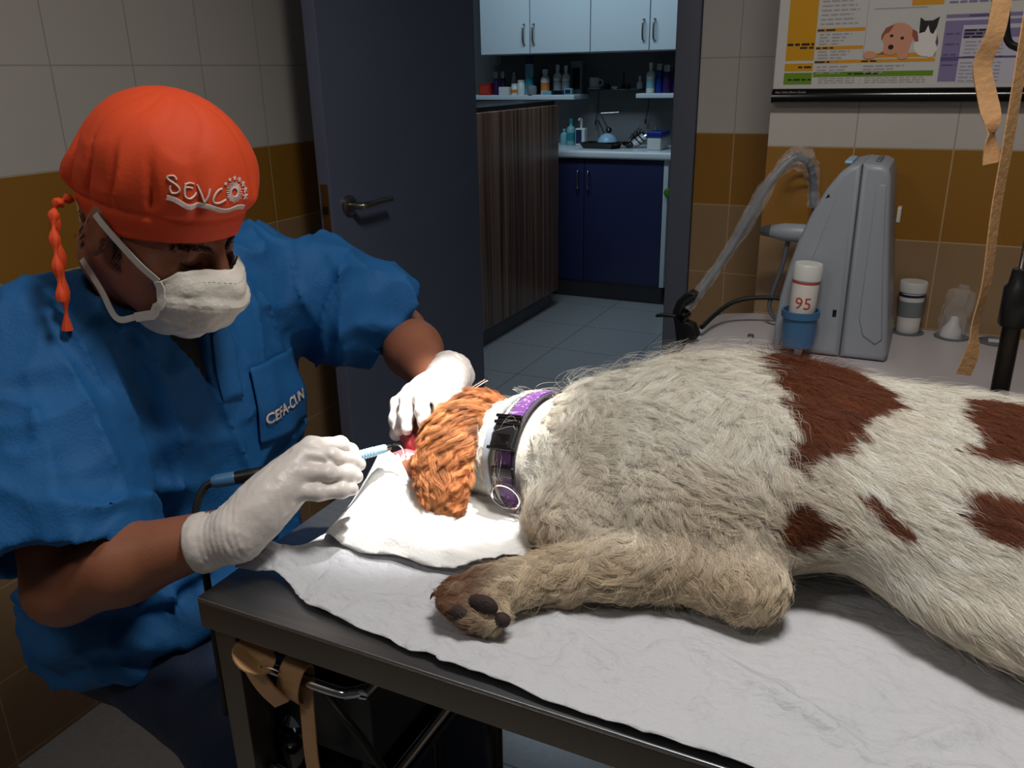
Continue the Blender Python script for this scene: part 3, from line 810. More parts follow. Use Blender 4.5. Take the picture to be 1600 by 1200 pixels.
t_ = MB().box((.155, 2.035, BZ + .0008), (.19, 2.05, BZ + .006), .001)
tag(t_.build('small_white_slip', 'white_plastic', None, (.17, 2.04, BZ)), 'tiny white slip lying in the right bench holder', 'slip')
# hook stand, sleeved hose, clamp
t = thing('hose_hook', (-.25, 2.06, BZ), 'bent chrome wire hook rising behind the grey machine', 'hook')
MB().tube(spline([(-.235, 2.06, BZ), (-.238, 2.06, 1.0), (-.245, 2.06, 1.15), (-.262, 2.05, 1.19), (-.285, 2.04, 1.195), (-.300, 2.02, 1.185)], 8), .003, 8).build('wire', 'steel', t)
MB().tube(spline([(-.245, 2.06, 1.16), (-.268, 2.02, 1.195), (-.285, 2.0, 1.202), (-.288, 1.98, 1.19)], 8), .003, 8).build('wire', 'steel', t)
t = thing('bagged_hose', (-.43, 1.86, .9), 'grey hose in a shiny clear plastic sleeve leading down to the black clamp', 'hose')
hp = spline([(-.225, 1.93, 1.10), (-.228, 1.92, 1.15), (-.238, 1.90, 1.19), (-.258, 1.88, 1.205), (-.278, 1.87, 1.195), (-.31, 1.85, 1.15), (-.36, 1.84, 1.045), (-.395, 1.83, .98), (-.43, 1.81, .92), (-.452, 1.79, .885)], 10)
MB().tube(hp, .0075, 14).build('tube', 'grey_plastic_dark', t)
fl = []
for i, p in enumerate(hp):
    u = i / (len(hp) - 1)
    rr_ = .012 + .012 * math.exp(-((u - .32) / .13) ** 2) + .006 * math.exp(-((u - .62) / .05) ** 2) + .004 * mnoise.noise(Vector((u * 20, 0, 0)))
    fl.append(rr_)
def crinkly_tube(P, R, n=22, amp=.35):
    rs = []; up = None
    for i, p in enumerate(P):
        tg = (P[min(i + 1, len(P) - 1)] - P[max(i - 1, 0)]).normalized()
        up = (Vector((0, 1, 0)) if up is None else up); up = (up - tg * up.dot(tg)).normalized(); sd = tg.cross(up)
        rs.append([p + (sd * math.cos(2 * PI * k_ / n) + up * math.sin(2 * PI * k_ / n)) * R[i] * (1 + amp * mnoise.noise(Vector((math.cos(2 * PI * k_ / n) * 2, math.sin(2 * PI * k_ / n) * 2, i * .5)))) for k_ in range(n)])
    return MB().rings(rs, False, False)
crinkly_tube(hp, fl).build('plastic_sleeve', 'film', t)
t = thing('hose_clamp', (-.45, 1.79, BZ), 'black curved clamp holding the sleeved hose at the end of the bench', 'clamp')
c_ = MB(); c_.prism([(-.442, .93), (-.452, .925), (-.47, .905), (-.478, .88), (-.472, .85), (-.466, .812), (-.43, .812), (-.418, .83), (-.43, .855), (-.452, .862), (-.458, .885), (-.45, .905), (-.435, .915), (-.428, .925)], 1, 1.77, 1.80, .005)
c_.build('jaw', 'black_plastic', t)
MB().lathe([(.006, -.02), (.012, -.014), (.012, .014), (.006, .02)], (-.455, 1.785, .87), (0, 1, 0), 16).build('pivot_knob', 'black_gloss', t)
MB().tube(spline([(-.47, 1.77, .872), (-.495, 1.765, .874), (-.512, 1.77, .868), (-.505, 1.79, .864), (-.475, 1.79, .866)], 6), .0035, 8).build('wire_loop', 'black_rubber', t)
tag(MB().tube(spline([(-.425, 1.83, .835), (-.41, 1.90, .85), (-.385, 1.94, .868), (-.35, 1.96, .878), (-.30, 1.975, .881), (-.262, 1.975, .881)], 8), .0055, 10).build('black_cable', 'black_rubber', None, (-.35, 1.9, .835)), 'black cable arching over the bench from the clamp to the grey machine', 'cable')
t = thing('spray_handpiece', (-.30, 1.97, .9), 'light grey cone-nosed handpiece sticking out behind the grey machine', 'handpiece')
MB().lathe([(.007, 0), (.011, .004), (.014, .022)], (-.337, 1.965, 1.036), (1, 0, .03), 20).build('nose', 'grey_plastic_dark', t)
MB().lathe([(.014, 0), (.020, .03), (.021, .075), (.016, .09)], (-.3145, 1.965, 1.0365), (1, 0, -.02), 20).build('body', 'grey_plastic', t)
MB().tube(spline([(-.275, 1.97, 1.02), (-.283, 1.972, .96), (-.298, 1.975, .90), (-.305, 1.98, .858), (-.29, 1.985, .83), (-.265, 1.99, .82)], 8), .005, 10).build('cord', 'grey_plastic_dark', t)
t = thing('screw_knob', (-.313, 1.82, BZ), 'small shiny ball-headed screw standing on the bench top', 'knob')
MB().lathe([(.003, 0), (.003, .016)], (-.313, 1.815, BZ), n=12).build('shank', 'chrome', t)
MB().lathe([(0, 0), (.006, .002), (.0075, .007), (.006, .012), (0, .014)], (-.313, 1.815, BZ + .014), n=16).build('ball_head', 'chrome', t)
MB().box((-.40, 1.80, BZ), (-.385, 1.99, BZ + .0012), .0005).build('inlay_strip', 'grey_plastic', ) if False else None

# ------------------------------------------------------------------ drip stand with hanging rubber strips
t = thing('drip_stand', (.118, 1.235, 0), 'steel drip stand with a black collar behind the dog at the right edge', 'stand')
MB().cyl((.118, 1.235, .03), (.118, 1.235, 1.09), .0115).build('outer_pole', 'dark_metal', t)
MB().cyl((.118, 1.235, 1.09), (.118, 1.235, 1.95), .006).build('inner_pole', 'chrome', t)
MB().lathe([(.016, 0), (.018, .004), (.018, .05), (.014, .056), (.012, .075), (0.006, .076)], (.118, 1.235, 1.06), n=24).build('collar', 'black_plastic', t)
MB().tube([(.14, 1.235, 1.93), (.10, 1.28, 1.935), (.02, 1.32, 1.94), (.01, 1.33, 1.96)], .004, 8).build('hook_arm', 'chrome', t)
for k_ in range(5):
    a_ = 2 * PI * k_ / 5
    MB().tube([(.118, 1.235, .06), (.118 + .25 * math.cos(a_), 1.235 + .25 * math.sin(a_), .045)], .011, 8).build('foot', 'dark_metal', t)
s1 = spline([(.050, 1.30, 1.93), (.048, 1.30, 1.6), (.046, 1.30, 1.46), (.044, 1.298, 1.415), (.036, 1.30, 1.38), (.046, 1.302, 1.345), (.058, 1.30, 1.31), (.060, 1.30, 1.285), (.066, 1.30, 1.258)], 8)
def twist_strap(P, wd, th, angs):
    rs = []
    for i, p in enumerate(P):
        u = i / (len(P) - 1)
        a_ = np.interp(u, *angs)
        tg = (P[min(i + 1, len(P) - 1)] - P[max(i - 1, 0)]).normalized()
        sd = Vector((math.cos(a_), math.sin(a_), 0)); sd = (sd - tg * sd.dot(tg)).normalized(); up = tg.cross(sd)
        rs.append([p + sd * wd / 2 * x + up * th / 2 * y for x, y in ((-1, -1), (1, -1), (1, 1), (-1, 1))])
    return MB().rings(rs)
tag(twist_strap(s1, .024, .0018, ([0, .55, .7, .82, 1], [.4, .5, .2, 1.3, .3])).build('rubber_strip', 'tan_rubber', None, (.05, 1.3, 1.93), 60), 'shorter curled tan rubber strip hanging in front of the chart', 'strip', 'tan rubber strips on the drip stand')
s2 = spline([(.082, 1.295, 1.93), (.080, 1.297, 1.6), (.078, 1.30, 1.45), (.080, 1.30, 1.3), (.080, 1.30, 1.2), (.084, 1.30, 1.1), (.080, 1.302, 1.04), (.082, 1.30, 1.0), (.076, 1.30, .965)], 8)
tag(twist_strap(s2, .022, .0018, ([0, .5, .8, .9, 1], [.9, 1.0, 1.1, .5, .45])).build('rubber_strip', 'tan_rubber', None, (.08, 1.3, 1.93), 60), 'longer tan rubber strip hanging down past the bench holders', 'strip', 'tan rubber strips on the drip stand')
tag(MB().tube(spline([(.054, 1.34, 1.93), (.05, 1.36, 1.6), (.058, 1.38, 1.43), (.085, 1.38, 1.395), (.14, 1.38, 1.36), (.2, 1.38, 1.45), (.16, 1.33, 1.7), (.1, 1.3, 1.93)], 10), .005, 10).build('black_cable', 'black_rubber', None, (.05, 1.34, 1.93)), 'black cable looping from the drip stand across the chart corner', 'cable')

# stool the person sits on (under the picture's edge)
t = thing('swivel_stool', (-.965, .79, 0), 'round black stool under the seated person', 'stool')
MB().lathe([(.12, 0), (.135, .015), (.135, .04), (.12, .055), (0, .057)], (-.965, .79, .47), n=32).build('seat', 'black_plastic', t)
MB().cyl((-.965, .79, .08), (-.965, .79, .47), .025).build('column', 'chrome', t)
for k_ in range(5):
    a_ = 2 * PI * k_ / 5
    MB().tube([(-.965, .79, .09), (-.965 + .24 * math.cos(a_), .80 + .24 * math.sin(a_), .06)], .014, 8).build('foot', 'black_plastic', t)
# ------------------------------------------------------------------ implicit surfaces
A_ = lambda *v: np.array(v, dtype=np.float64)
def smin(a, b, k):
    h = np.clip(0.5 + 0.5 * (b - a) / k, 0, 1)
    return b + (a - b) * h - k * h * (1 - h)
def s_cap(P, a, b, ra, rb=None):
    rb = ra if rb is None else rb
    a, b = A_(*a), A_(*b)
    d = b - a
    h = np.clip(((P - a) @ d) / (d @ d), 0, 1)
    return np.linalg.norm(P - a - h[:, None] * d, axis=1) - (ra + (rb - ra) * h)
def s_ell(P, c, r, R=None):
    q = P - A_(*c)
    if R is not None: q = q @ R
    r = A_(*r)
    k0 = np.linalg.norm(q / r, axis=1)
    k1 = np.linalg.norm(q / (r * r), axis=1) + 1e-12
    return k0 * (k0 - 1) / k1
def s_box(P, c, h, rd, R=None):
    q = P - A_(*c)
    if R is not None: q = q @ R
    q = np.abs(q) - A_(*h) + rd
    return np.linalg.norm(np.maximum(q, 0), axis=1) + np.minimum(q.max(axis=1), 0) - rd
def s_chain(P, pts, rads, k=0.01):
    d = None
    for i in range(len(pts) - 1):
        e = s_cap(P, pts[i], pts[i + 1], rads[i], rads[i + 1])
        d = e if d is None else smin(d, e, k)
    return d
def blend(P, items):
    """items: (k, distance array)"""
    d = None
    for k, e in items:
        d = e if d is None else smin(d, e, k)
    return d
def hash3(ix, iy, iz):
    h = (ix * 374761393 + iy * 668265263 + iz * 2147483647 + 1013904223) & 0xffffffff
    h = ((h ^ (h >> 13)) * 1274126177) & 0xffffffff
    return ((h ^ (h >> 16)) & 0xffff) / 65535.0
def vnoise(P):
    P = np.asarray(P)
    i = np.floor(P).astype(np.int64); f = P - i
    f = f * f * (3 - 2 * f)
    out = 0
    for dx in (0, 1):
        wx = f[:, 0] if dx else 1 - f[:, 0]
        for dy in (0, 1):
            wy = f[:, 1] if dy else 1 - f[:, 1]
            for dz in (0, 1):
                wz = f[:, 2] if dz else 1 - f[:, 2]
                out = out + wx * wy * wz * hash3(i[:, 0] + dx, i[:, 1] + dy, i[:, 2] + dz)
    return out * 2 - 1
def fbm(P, o=3):
    s, a = 0, 1.0
    for k in range(o):
        s = s + a * vnoise(P * 2 ** k + 17.3 * k); a *= .5
    return s
def surface_net(fn, lo, hi, h):
    lo, hi = A_(*lo), A_(*hi)
    n = np.ceil((hi - lo) / h).astype(int) + 1
    B = 12
    nb = (n + B - 1) // B
    D = np.empty(nb * B, dtype=np.float32)
    bc = np.stack(np.meshgrid(*[np.arange(k) for k in nb], indexing='ij'), -1).reshape(-1, 3)
    cen = lo + (bc * B + (B - 1) / 2) * h
    dc = fn(cen)
    half = (B / 2) * h * math.sqrt(3) * 1.25 + 0.012
    loc = np.stack(np.meshgrid(*[np.arange(B)] * 3, indexing='ij'), -1).reshape(-1, 3)
    act = np.abs(dc) < half
    for b, d in zip(bc[~act], dc[~act]):
        D[b[0] * B:b[0] * B + B, b[1] * B:b[1] * B + B, b[2] * B:b[2] * B + B] = d
    ab = bc[act]
    for s in range(0, len(ab), 64):
        ch = ab[s:s + 64]
        idx = (ch[:, None, :] * B + loc[None]).reshape(-1, 3)
        v = fn(lo + idx * h)
        D[idx[:, 0], idx[:, 1], idx[:, 2]] = v
    nx, ny, nz = D.shape
    S = D < 0
    c = np.zeros((nx - 1, ny - 1, nz - 1), dtype=np.int8)
    offs = [(i, j, k) for i in (0, 1) for j in (0, 1) for k in (0, 1)]
    for i, j, k in offs:
        c += S[i:nx - 1 + i, j:ny - 1 + j, k:nz - 1 + k]
    cells = np.argwhere((c > 0) & (c < 8))
    vid = -np.ones(c.shape, dtype=np.int64)
    vid[cells[:, 0], cells[:, 1], cells[:, 2]] = np.arange(len(cells))
    acc = np.zeros((len(cells), 3)); cnt = np.zeros(len(cells))
    for a in offs:
        for ax in range(3):
            if a[ax]: continue
            b = list(a); b[ax] = 1
            da = D[cells[:, 0] + a[0], cells[:, 1] + a[1], cells[:, 2] + a[2]].astype(float)
            db = D[cells[:, 0] + b[0], cells[:, 1] + b[1], cells[:, 2] + b[2]].astype(float)
            m = (da < 0) != (db < 0)
            t = np.where(m, da / np.where(np.abs(da - db) < 1e-12, 1, da - db), 0)
            p = np.tile(np.array(a, float), (len(cells), 1)); p[:, ax] += t
            acc += np.where(m[:, None], p, 0); cnt += m
    V = lo + (cells + acc / cnt[:, None]) * h
    F = []
    for ax in range(3):
        u, w_ = (ax + 1) % 3, (ax + 2) % 3
        s0 = [slice(None)] * 3; s1 = [slice(None)] * 3
        s0[ax] = slice(0, -1); s1[ax] = slice(1, None)
        e = S[tuple(s0)] != S[tuple(s1)]
        E = np.argwhere(e)
        E = E[(E[:, u] > 0) & (E[:, w_] > 0) & (E[:, u] < D.shape[u] - 1) & (E[:, w_] < D.shape[w_] - 1)]
        q = []
        for du, dw in ((-1, -1), (0, -1), (0, 0), (-1, 0)):
            g = E.copy(); g[:, u] += du; g[:, w_] += dw
            q.append(vid[g[:, 0], g[:, 1], g[:, 2]])
        q = np.stack(q, 1)
        ins = S[E[:, 0], E[:, 1], E[:, 2]]
        q = np.where(ins[:, None], q, q[:, ::-1])
        F.append(q)
    F = np.concatenate(F)
    F = F[(F >= 0).all(axis=1)]
    return V, F
def vnormals(V, F):
    n = np.cross(V[F[:, 2]] - V[F[:, 0]], V[F[:, 3]] - V[F[:, 1]])
    N = np.zeros_like(V)
    for k in range(4): np.add.at(N, F[:, k], n)
    return N / (np.linalg.norm(N, axis=1, keepdims=True) + 1e-12)
def relax(V, F, it=1, lam=.5):
    for _ in range(it):
        s = np.zeros_like(V); c = np.zeros(len(V))
        for k in range(4):
            a, b = F[:, k], F[:, (k + 1) % 4]
            np.add.at(s, a, V[b]); np.add.at(c, a, 1); np.add.at(s, b, V[a]); np.add.at(c, b, 1)
        V = V + lam * (s / np.maximum(c, 1)[:, None] - V)
    return V
def np_mesh(name, V, F, mats, parent=None, origin=None, smooth='all'):
    me = bpy.data.meshes.new(name)
    me.vertices.add(len(V)); me.vertices.foreach_set('co', V.astype(np.float32).ravel())
    F = np.asarray(F); k = F.shape[1]
    me.loops.add(F.size); me.loops.foreach_set('vertex_index', F.astype(np.int32).ravel())
    me.polygons.add(len(F)); me.polygons.foreach_set('loop_start', np.arange(0, F.size, k, dtype=np.int32))
    me.update(calc_edges=True)
    me.validate()
    return link(name, me, mats, parent, origin, smooth)
def bvh_of(V, F):
    return BVHTree.FromPolygons([tuple(v) for v in V], [tuple(int(i) for i in f) for f in F])

# ------------------------------------------------------------------ person
def skin_mat():
    t = NT('skin', 0.5)
    n = t.noise(35, 4); n2 = t.noise(7, 2)
    c = t.mix(n2, (142, 88, 62), (164, 104, 76))
    c = t.mix(t.math('MULTIPLY', n, .5), c, (110, 62, 44))
    t.color(c)
    t.b.inputs['Subsurface Weight'].default_value = .08
    t.b.inputs['Subsurface Radius'].default_value = (.01, .004, .002)
    t.bump(t.noise(420, 3), .25, .001)
    return t.m
MT['skin'] = skin_mat()
MT['hair_dark'] = M('hair_dark', (24, 18, 16), .6)
MT['beard_shadow'] = M('beard_shadow', (96, 74, 62), .6)
def cloth(name, rgb, var=.06, rough=.75, bump=.15, bs=260):
    return M(name, rgb, rough, var=var, vscale=12, bump=bump, bscale=bs, sheen=.0)
MT['scrub_blue'] = cloth('scrub_blue', (0, 84, 142))
MT['trouser_navy'] = cloth('trouser_navy', (14, 34, 62))
MT['cap_orange'] = cloth('cap_orange', (212, 68, 20), bump=.05)
MT['mask_white'] = cloth('mask_white', (214, 208, 198), rough=.8)
MT['undershirt'] = cloth('undershirt', (14, 14, 16))
MT['latex'] = M('latex', (206, 198, 192), .42, var=.03, vscale=25, bump=.12, bscale=90, sss=.0)
MT['stitch_white'] = M('stitch_white', (214, 196, 188), .6)
MT['eye_white'] = M('eye_white', (150, 140, 134), .2)
MT['iris'] = M('iris', (30, 18, 12), .1)

HS = .95
HC = A_(-.830, .725, 1.220)
hf = A_(math.cos(math.radians(25)) * .998, math.cos(math.radians(25)) * .062, -math.sin(math.radians(25)))
hx = np.cross(hf, A_(0, 0, 1)); hx /= np.linalg.norm(hx)       # his right
hu = np.cross(hx, hf)
HR = np.stack([hx, hf, hu], 1)                                  # columns: local x, y, z in world
def toL(P): return (P - HC) @ HR / HS
def toW(Q): return np.asarray(Q) * HS @ HR.T + HC
def head_sd(Q):
    d = s_ell(Q, (0, -.012, .035), (.077, .098, .088))
    d = smin(d, s_ell(Q, (0, .03, -.03), (.064, .066, .075)), .03)
    d = smin(d, s_ell(Q, (0, .045, -.075), (.05, .052, .042)), .025)
    d = smin(d, s_ell(Q, (0, .083, -.100), (.022, .018, .018)), .02)
    for s in (-1, 1):
        d = smin(d, s_ell(Q, (s * .046, .062, -.022), (.022, .024, .02)), .015)
        d = smin(d, s_cap(Q, (s * .012, .086, .017), (s * .05, .067, .017), .009, .008), .012)
        d = -smin(-d, s_ell(Q, (s * .031, .102, .004), (.020, .016, .014)), .008)
        d = smin(d, s_ell(Q, (s * .031, .079, .003), (.0155, .0145, .0125)), .004)
        # ears
        e = s_ell(Q, (s * .081, -.012, -.005), (.008, .019, .032), None)
        e = -smin(-e, s_ell(Q, (s * .089, -.008, -.002), (.006, .011, .02)), .004)
        d = smin(d, e, .008)
    d = smin(d, s_cap(Q, (0, .096, .014), (0, .121, -.030), .0085, .0125), .010)
    for s in (-1, 1):
        d = smin(d, s_ell(Q, (s * .012, .108, -.036), (.0085, .010, .008)), .006)
    d = smin(d, s_ell(Q, (0, .098, -.066), (.024, .010, .006)), .008)
    return d
RS, LS = (-.975, .645, 1.07), (-.925, .995, 1.085)
RE, RW = (-.855, .530, .822), (-.655, .602, .905)
LE, LW = (-.775, 1.145, .972), (-.615, 1.0, .945)
def body_sd(P):
    d = head_sd(toL(P)) * HS
    nb = (-.955, .815, 1.10)
    d = smin(d, s_cap(P, tuple(toW([0, -.035, -.06])), nb, .056, .062), .03)
    d = smin(d, s_ell(P, (-.955, .815, .93), (.105, .165, .20)), .05)
    d = smin(d, s_ell(P, (-1.0, .79, .66), (.105, .160, .14)), .08)
    for S_, E_, W_ in ((RS, RE, RW), (LS, LE, LW)):
        d = smin(d, s_cap(P, S_, E_, .058, .044), .04)
        mid = tuple(.62 * np.array(E_) + .38 * np.array(W_) + A_(0, 0, .004))
        d = smin(d, s_chain(P, [E_, mid, W_], [.043, .044, .027], .02), .012)
    for hip, kn, an in (((-1.0, .70, .60), (-.71, .64, .575), (-.74, .66, .11)), ((-1.0, .88, .60), (-.68, 1.0, .57), (-.64, 1.03, .11))):
        d = smin(d, s_chain(P, [hip, kn, an], [.082, .056, .04], .02), .04)
        d = smin(d, s_cap(P, (an[0], an[1], .045), (an[0] + .15, an[1], .03), .035, .028), .03)
    return d
person = thing('person', (-1.06, .80, .527), 'seated person in orange cap, face mask and blue scrubs bending over the dog', 'person')
V, F = surface_net(body_sd, (-1.3, .40, 0.0), (-.48, 1.30, 1.40), .0055)
V = relax(V, F, 1, .4)
keep_lo = V[:, 2] > -1
np_mesh('body', V, F, 'skin', person)
# finer head surface is laid over nothing: the same body carries it; eyes, brows and hair are parts
def local_part(mb_pts, fs, name, mat, parent=person, smooth=True):
    return MB().add([tuple(p) for p in toW(mb_pts)], fs).build(name, mat, parent, smooth=smooth)
def lathe_local(prof, c, axis, n=20):
    m_ = MB(); m_.lathe(prof, c, axis, n); return np.array(m_.v), m_.f
hv, hfc = [], []
for s in (-1, 1):
    e = s_ell
    v_, f_ = lathe_local([(0, -.012), (.008, -.009), (.0118, 0), (.008, .009), (0, .012)], (s * .031, .0815, .002), (0, 1, 0))
# lashes and brows: tufts of short dark strokes following the brow ridge
rng = np.random.default_rng(3)
for s in (-1, 1):
    br = MB()
    for i in range(150):
        u = rng.random()
        x = .010 + .044 * u
        zc = .013 + .004 * math.sin(u * 2.4) + rng.normal(0, .0022)
        p = A_(s * x, .13, zc)
        # march onto the head
        for _ in range(30):
            p[1] -= max(head_sd(p[None])[0], .0002) if head_sd(p[None])[0] > .0003 else 0
        if abs(p[1] - .085) > .03: continue
        a, b = p + A_(0, -.001, 0), p + A_(s * .006, .0015 - .002 * u, .003 - .005 * u)
        br.tube([tuple(toW(a)), tuple(toW((a + b) / 2 + A_(0, .0012, 0))), tuple(toW(b))], [.0006, .0005, .0002], 4)
    br.build('eyebrow', 'hair_dark', person)
for s in (-1, 1):
    ls = MB()
    prev = []
    for i in range(15):
        u = i / 14
        x = s * (.018 + .027 * u); zc = -.003 - .005 * math.sin(u * PI)
        p = A_(x, .13, zc)
        for _ in range(30):
            d_ = head_sd(p[None])[0]
            p[1] -= d_ if d_ > .0003 else 0
        prev.append(tuple(toW(p)))
        ls.tube([tuple(toW(p)), tuple(toW(p + A_(s * .001, .006, -.004)))], [.0006, .0002], 4)
    ls.tube(prev, .0009, 6)
    ls.build('eyelashes', 'hair_dark', person)
# sideburn stubble patches and hair below the cap
sb = MB()
for s in (-1, 1):
    for i in range(700):
        y, z = rng.uniform(-.075, .018), rng.uniform(-.045, .03)
        if y > -.02 and not (.002 < y < .022): continue
        if z > .0 + .1 * y: continue
        p = A_(s * .12, y, z)
        for _ in range(25):
            d_ = head_sd(p[None])[0]
            p[0] -= s * (d_ if d_ > .0003 else 0)
        if not .04 < abs(p[0]) < .095: continue
        b = p + A_(s * .002, -.002, -.007)
        sb.tube([tuple(toW(p)), tuple(toW(b))], [.0005, .0002], 3)
sb.build('hair', 'hair_dark', person)

# surgical cap
def cap_base(Q):
    d = s_ell(Q, (0, .005, .054), (.0870, .1025, .098))
    d = smin(d, s_ell(Q, (0, .012, .092), (.074, .078, .062)), .04)
    return smin(d, s_ell(Q, (0, -.055, .035), (.066, .040, .052)), .04)
def cap_sd(P):
    Q = toL(P)
    d = cap_base(Q)
    # puffed crown above the band, gathered folds
    hgt = Q[:, 2] - (.027 + .25 * (Q[:, 1] - .09))
    az = np.arctan2(Q[:, 0], Q[:, 1] + .01)
    puff = np.clip((hgt - .030) / .02, 0, 1)
    d = d - .006 * puff - .0015 * np.clip(1 - hgt / .004, 0, 1)
    rp = 1 - np.abs(np.sin(az * 6.5 + 1.5 * vnoise(Q * 16) + .6))
    env = np.clip(1.5 - hgt / .085, .12, 1)
    d = d + (.018 * np.clip(rp - .45, 0, 1) + .014 * (np.abs(vnoise(Q * A_(21, 21, 14) + 5)) - .25)) * puff * env - .0015 * puff
    d = d + .0030 * vnoise(Q * 17 + 2) * np.clip(hgt / .02, 0, 1)
    d = d + .0018 * vnoise(Q * A_(18, 18, 60)) * (1 - puff)
    d = d + .003 * np.exp(-((hgt - .031) / .004) ** 2)
    cut = -(Q[:, 2] - (.027 + .33 * (Q[:, 1] - .09) + .10 * np.abs(Q[:, 0]) ** 1.0 * 0))
    d = np.maximum(d, cut)
    inner = cap_base(Q) + .0080
    return np.maximum(d, -np.where(Q[:, 2] < .02 + .33 * (Q[:, 1] - .09) + .03, inner, 1.0))
Vc, Fc = surface_net(cap_sd, tuple(HC - .19), tuple(HC + .19), .0026)
Vc = relax(Vc, Fc, 1, .3)
capo = np_mesh('surgical_cap', Vc, Fc, 'cap_orange', person)
cap_bvh = bvh_of(Vc, Fc)
def on_bvh(bvh, p, d, off=.0008):
    h_, n_, _, _ = bvh.ray_cast(Vector(p), Vector(d).normalized(), 1.0)
    if h_ is None: return None
    return h_ - Vector(d).normalized() * off
def cap_pt(u, v, off=.0008):
    """u: metres to his left round the brow, v: metres up from the brim, along the front of the cap"""
    a_ = -u / .105
    o_ = A_(0, .0, .052)
    z = .058 + v
    tgt = A_(.3 * math.sin(a_), .3 * math.cos(a_), 0) + A_(0, 0, z)
    src = toW(tgt); dr = toW(A_(0, 0, z)) - src
    return on_bvh(cap_bvh, src, dr, off)
def stroke(mb, pts, wd):
    P = []
    for u, v in pts:
        h_ = cap_pt(u, v)
        if h_ is not None: P.append(h_)
    if len(P) > 1:
        mb.tube(P, wd, 6)
lg = MB()
U0, V0, SC_ = LOGO = (-.088, .020, .00074)   # placed with the logo's own units (see below)
def L(x, y): return (U0 + (x) * SC_, V0 + (y) * SC_)
def st(pts, wd=.0011, n=5):
    P = spline([(a, b, 0) for a, b in pts], n)
    stroke(lg, [L(p.x, p.y) for p in P], wd)
# hand-drawn letters S E V C
st([(12, 36), (8, 40), (2, 39), (-2, 35), (3, 32), (12, 29), (18, 24), (16, 18), (9, 15), (5, 20), (5, 25)])
st([(38, 35), (30, 36), (24, 33)]); st([(36, 29), (30, 30), (26, 29)]); st([(25, 34), (25, 24), (27, 16), (33, 14), (40, 18), (43, 23)])
st([(43, 34), (49, 24), (55, 11)]); st([(55, 11), (58, 22), (60, 34)])
st([(78, 36), (72, 33), (67, 26), (65, 18), (68, 14), (76, 15), (85, 20)])
for k in range(26):
    a_ = 2 * PI * k / 26
    st([(100 + 7 * math.cos(a_), 30 + 7 * math.sin(a_)), (100 + (14 + (k % 2)) * math.cos(a_), 30 + (14 + (k % 2)) * math.sin(a_))], .0006, 2)
st([(100 + 6.5 * math.cos(2 * PI * k / 14), 30 + 6.5 * math.sin(2 * PI * k / 14)) for k in range(15)], .0009, 2)
for k, r_ in enumerate((2.2, 2.4, 3, 3.6, 4.2, 4.6, 5.2)):
    a_ = math.radians(140 - k * 27)
    cx, cy = 101 + 22 * math.cos(a_), 30 + 19.5 * math.sin(a_)
    for j_ in range(5):
        b_ = PI / 2 + 2 * PI * j_ / 5
        st([(cx, cy), (cx + r_ * math.cos(b_), cy + r_ * math.sin(b_))], .0008, 2)
for off_ in (0, 1.6, 3.2, 4.8, 6.4):
    st([(3 + i * 2.9, 7 - off_ + 2.6 * math.sin(i * .37 + .6) - .0 * i) for i in range(42)], .0007, 1)
lg.build('embroidered_logo', 'stitch_white', capo)
# twisted ties of the cap
tm = MB()
t0 = toW([.071, -.066, .012])
for k_, (dx, dy, ln, ph) in enumerate(((-.01, -.03, .15, 0), (.012, -.045, .11, 1.2))):
    P = spline([tuple(t0), tuple(t0 + A_(-.004, -.020, -.012)), tuple(t0 + A_(dx * .5, dy * .8, -ln * .5)), tuple(t0 + A_(dx, dy, -ln))], 10)
    tm.tube(P, [.0042 + .0024 * math.sin(i * 1.1 + ph) for i in range(len(P))], 8)
tm.build('cap_tie', 'cap_orange', capo)

# face mask
mv, mf = [], []
NU, NV = 60, 40
zprof = ([0, .25, .5, .75, 1.0], [-.002, -.034, -.062, -.090, -.114])
yprof = ([0, .12, .3, .5, .7, .85, 1.0], [.112, .130, .143, .139, .127, .110, .080])
for j_ in range(NV + 1):
    v_ = j_ / NV
    for i in range(NU + 1):
        u_ = (i / NU * 2 - 1)
        a_ = u_ * 1.16
        yf = np.interp(v_, *yprof); z = np.interp(v_, *zprof)
        wx = .070 - .006 * abs(v_ - .4)
        k = max(math.cos(a_), 0) ** .75
        y0 = .030 - .012 * v_
        pinch = .42 * abs(u_) ** 3
        z = z * (1 - pinch) + (-.062) * pinch
        x = wx * math.sin(a_) * 1.03
        y = y0 + (yf - y0) * k
        # nose ridge
        nose = math.exp(-(u_ / .22) ** 2) * math.exp(-((v_ - .1) / .22) ** 2)
        y += .010 * nose
        pl = .0022 * (math.sin(v_ * 21) ** 3) * (1 - .2 * abs(u_)) + .0022 * vnoise(A_(u_ * 5, v_ * 6, 3)[None])[0] + .0012 * vnoise(A_(u_ * 14, v_ * 22, 5)[None])[0] * (.4 + abs(u_))
        mv.append(A_(x * (1 + pl * 4), y + pl, z))
mv = np.array(mv)
mf = [(j_ * (NU + 1) + i, j_ * (NU + 1) + i + 1, (j_ + 1) * (NU + 1) + i + 1, (j_ + 1) * (NU + 1) + i) for j_ in range(NV) for i in range(NU)]
# keep it off the skin
for _ in range(6):
    dd = head_sd(mv)
    push = np.maximum(.0035 - dd, 0)
    mv[:, 1] += push * .9
    mv[:, 0] += np.sign(mv[:, 0]) * push * .5
mv = np.clip(mv, -.16, .17)
mask = local_part(mv, mf, 'face_mask', 'mask_white')
md = mask.modifiers.new('s', 'SOLIDIFY'); md.thickness = .0016
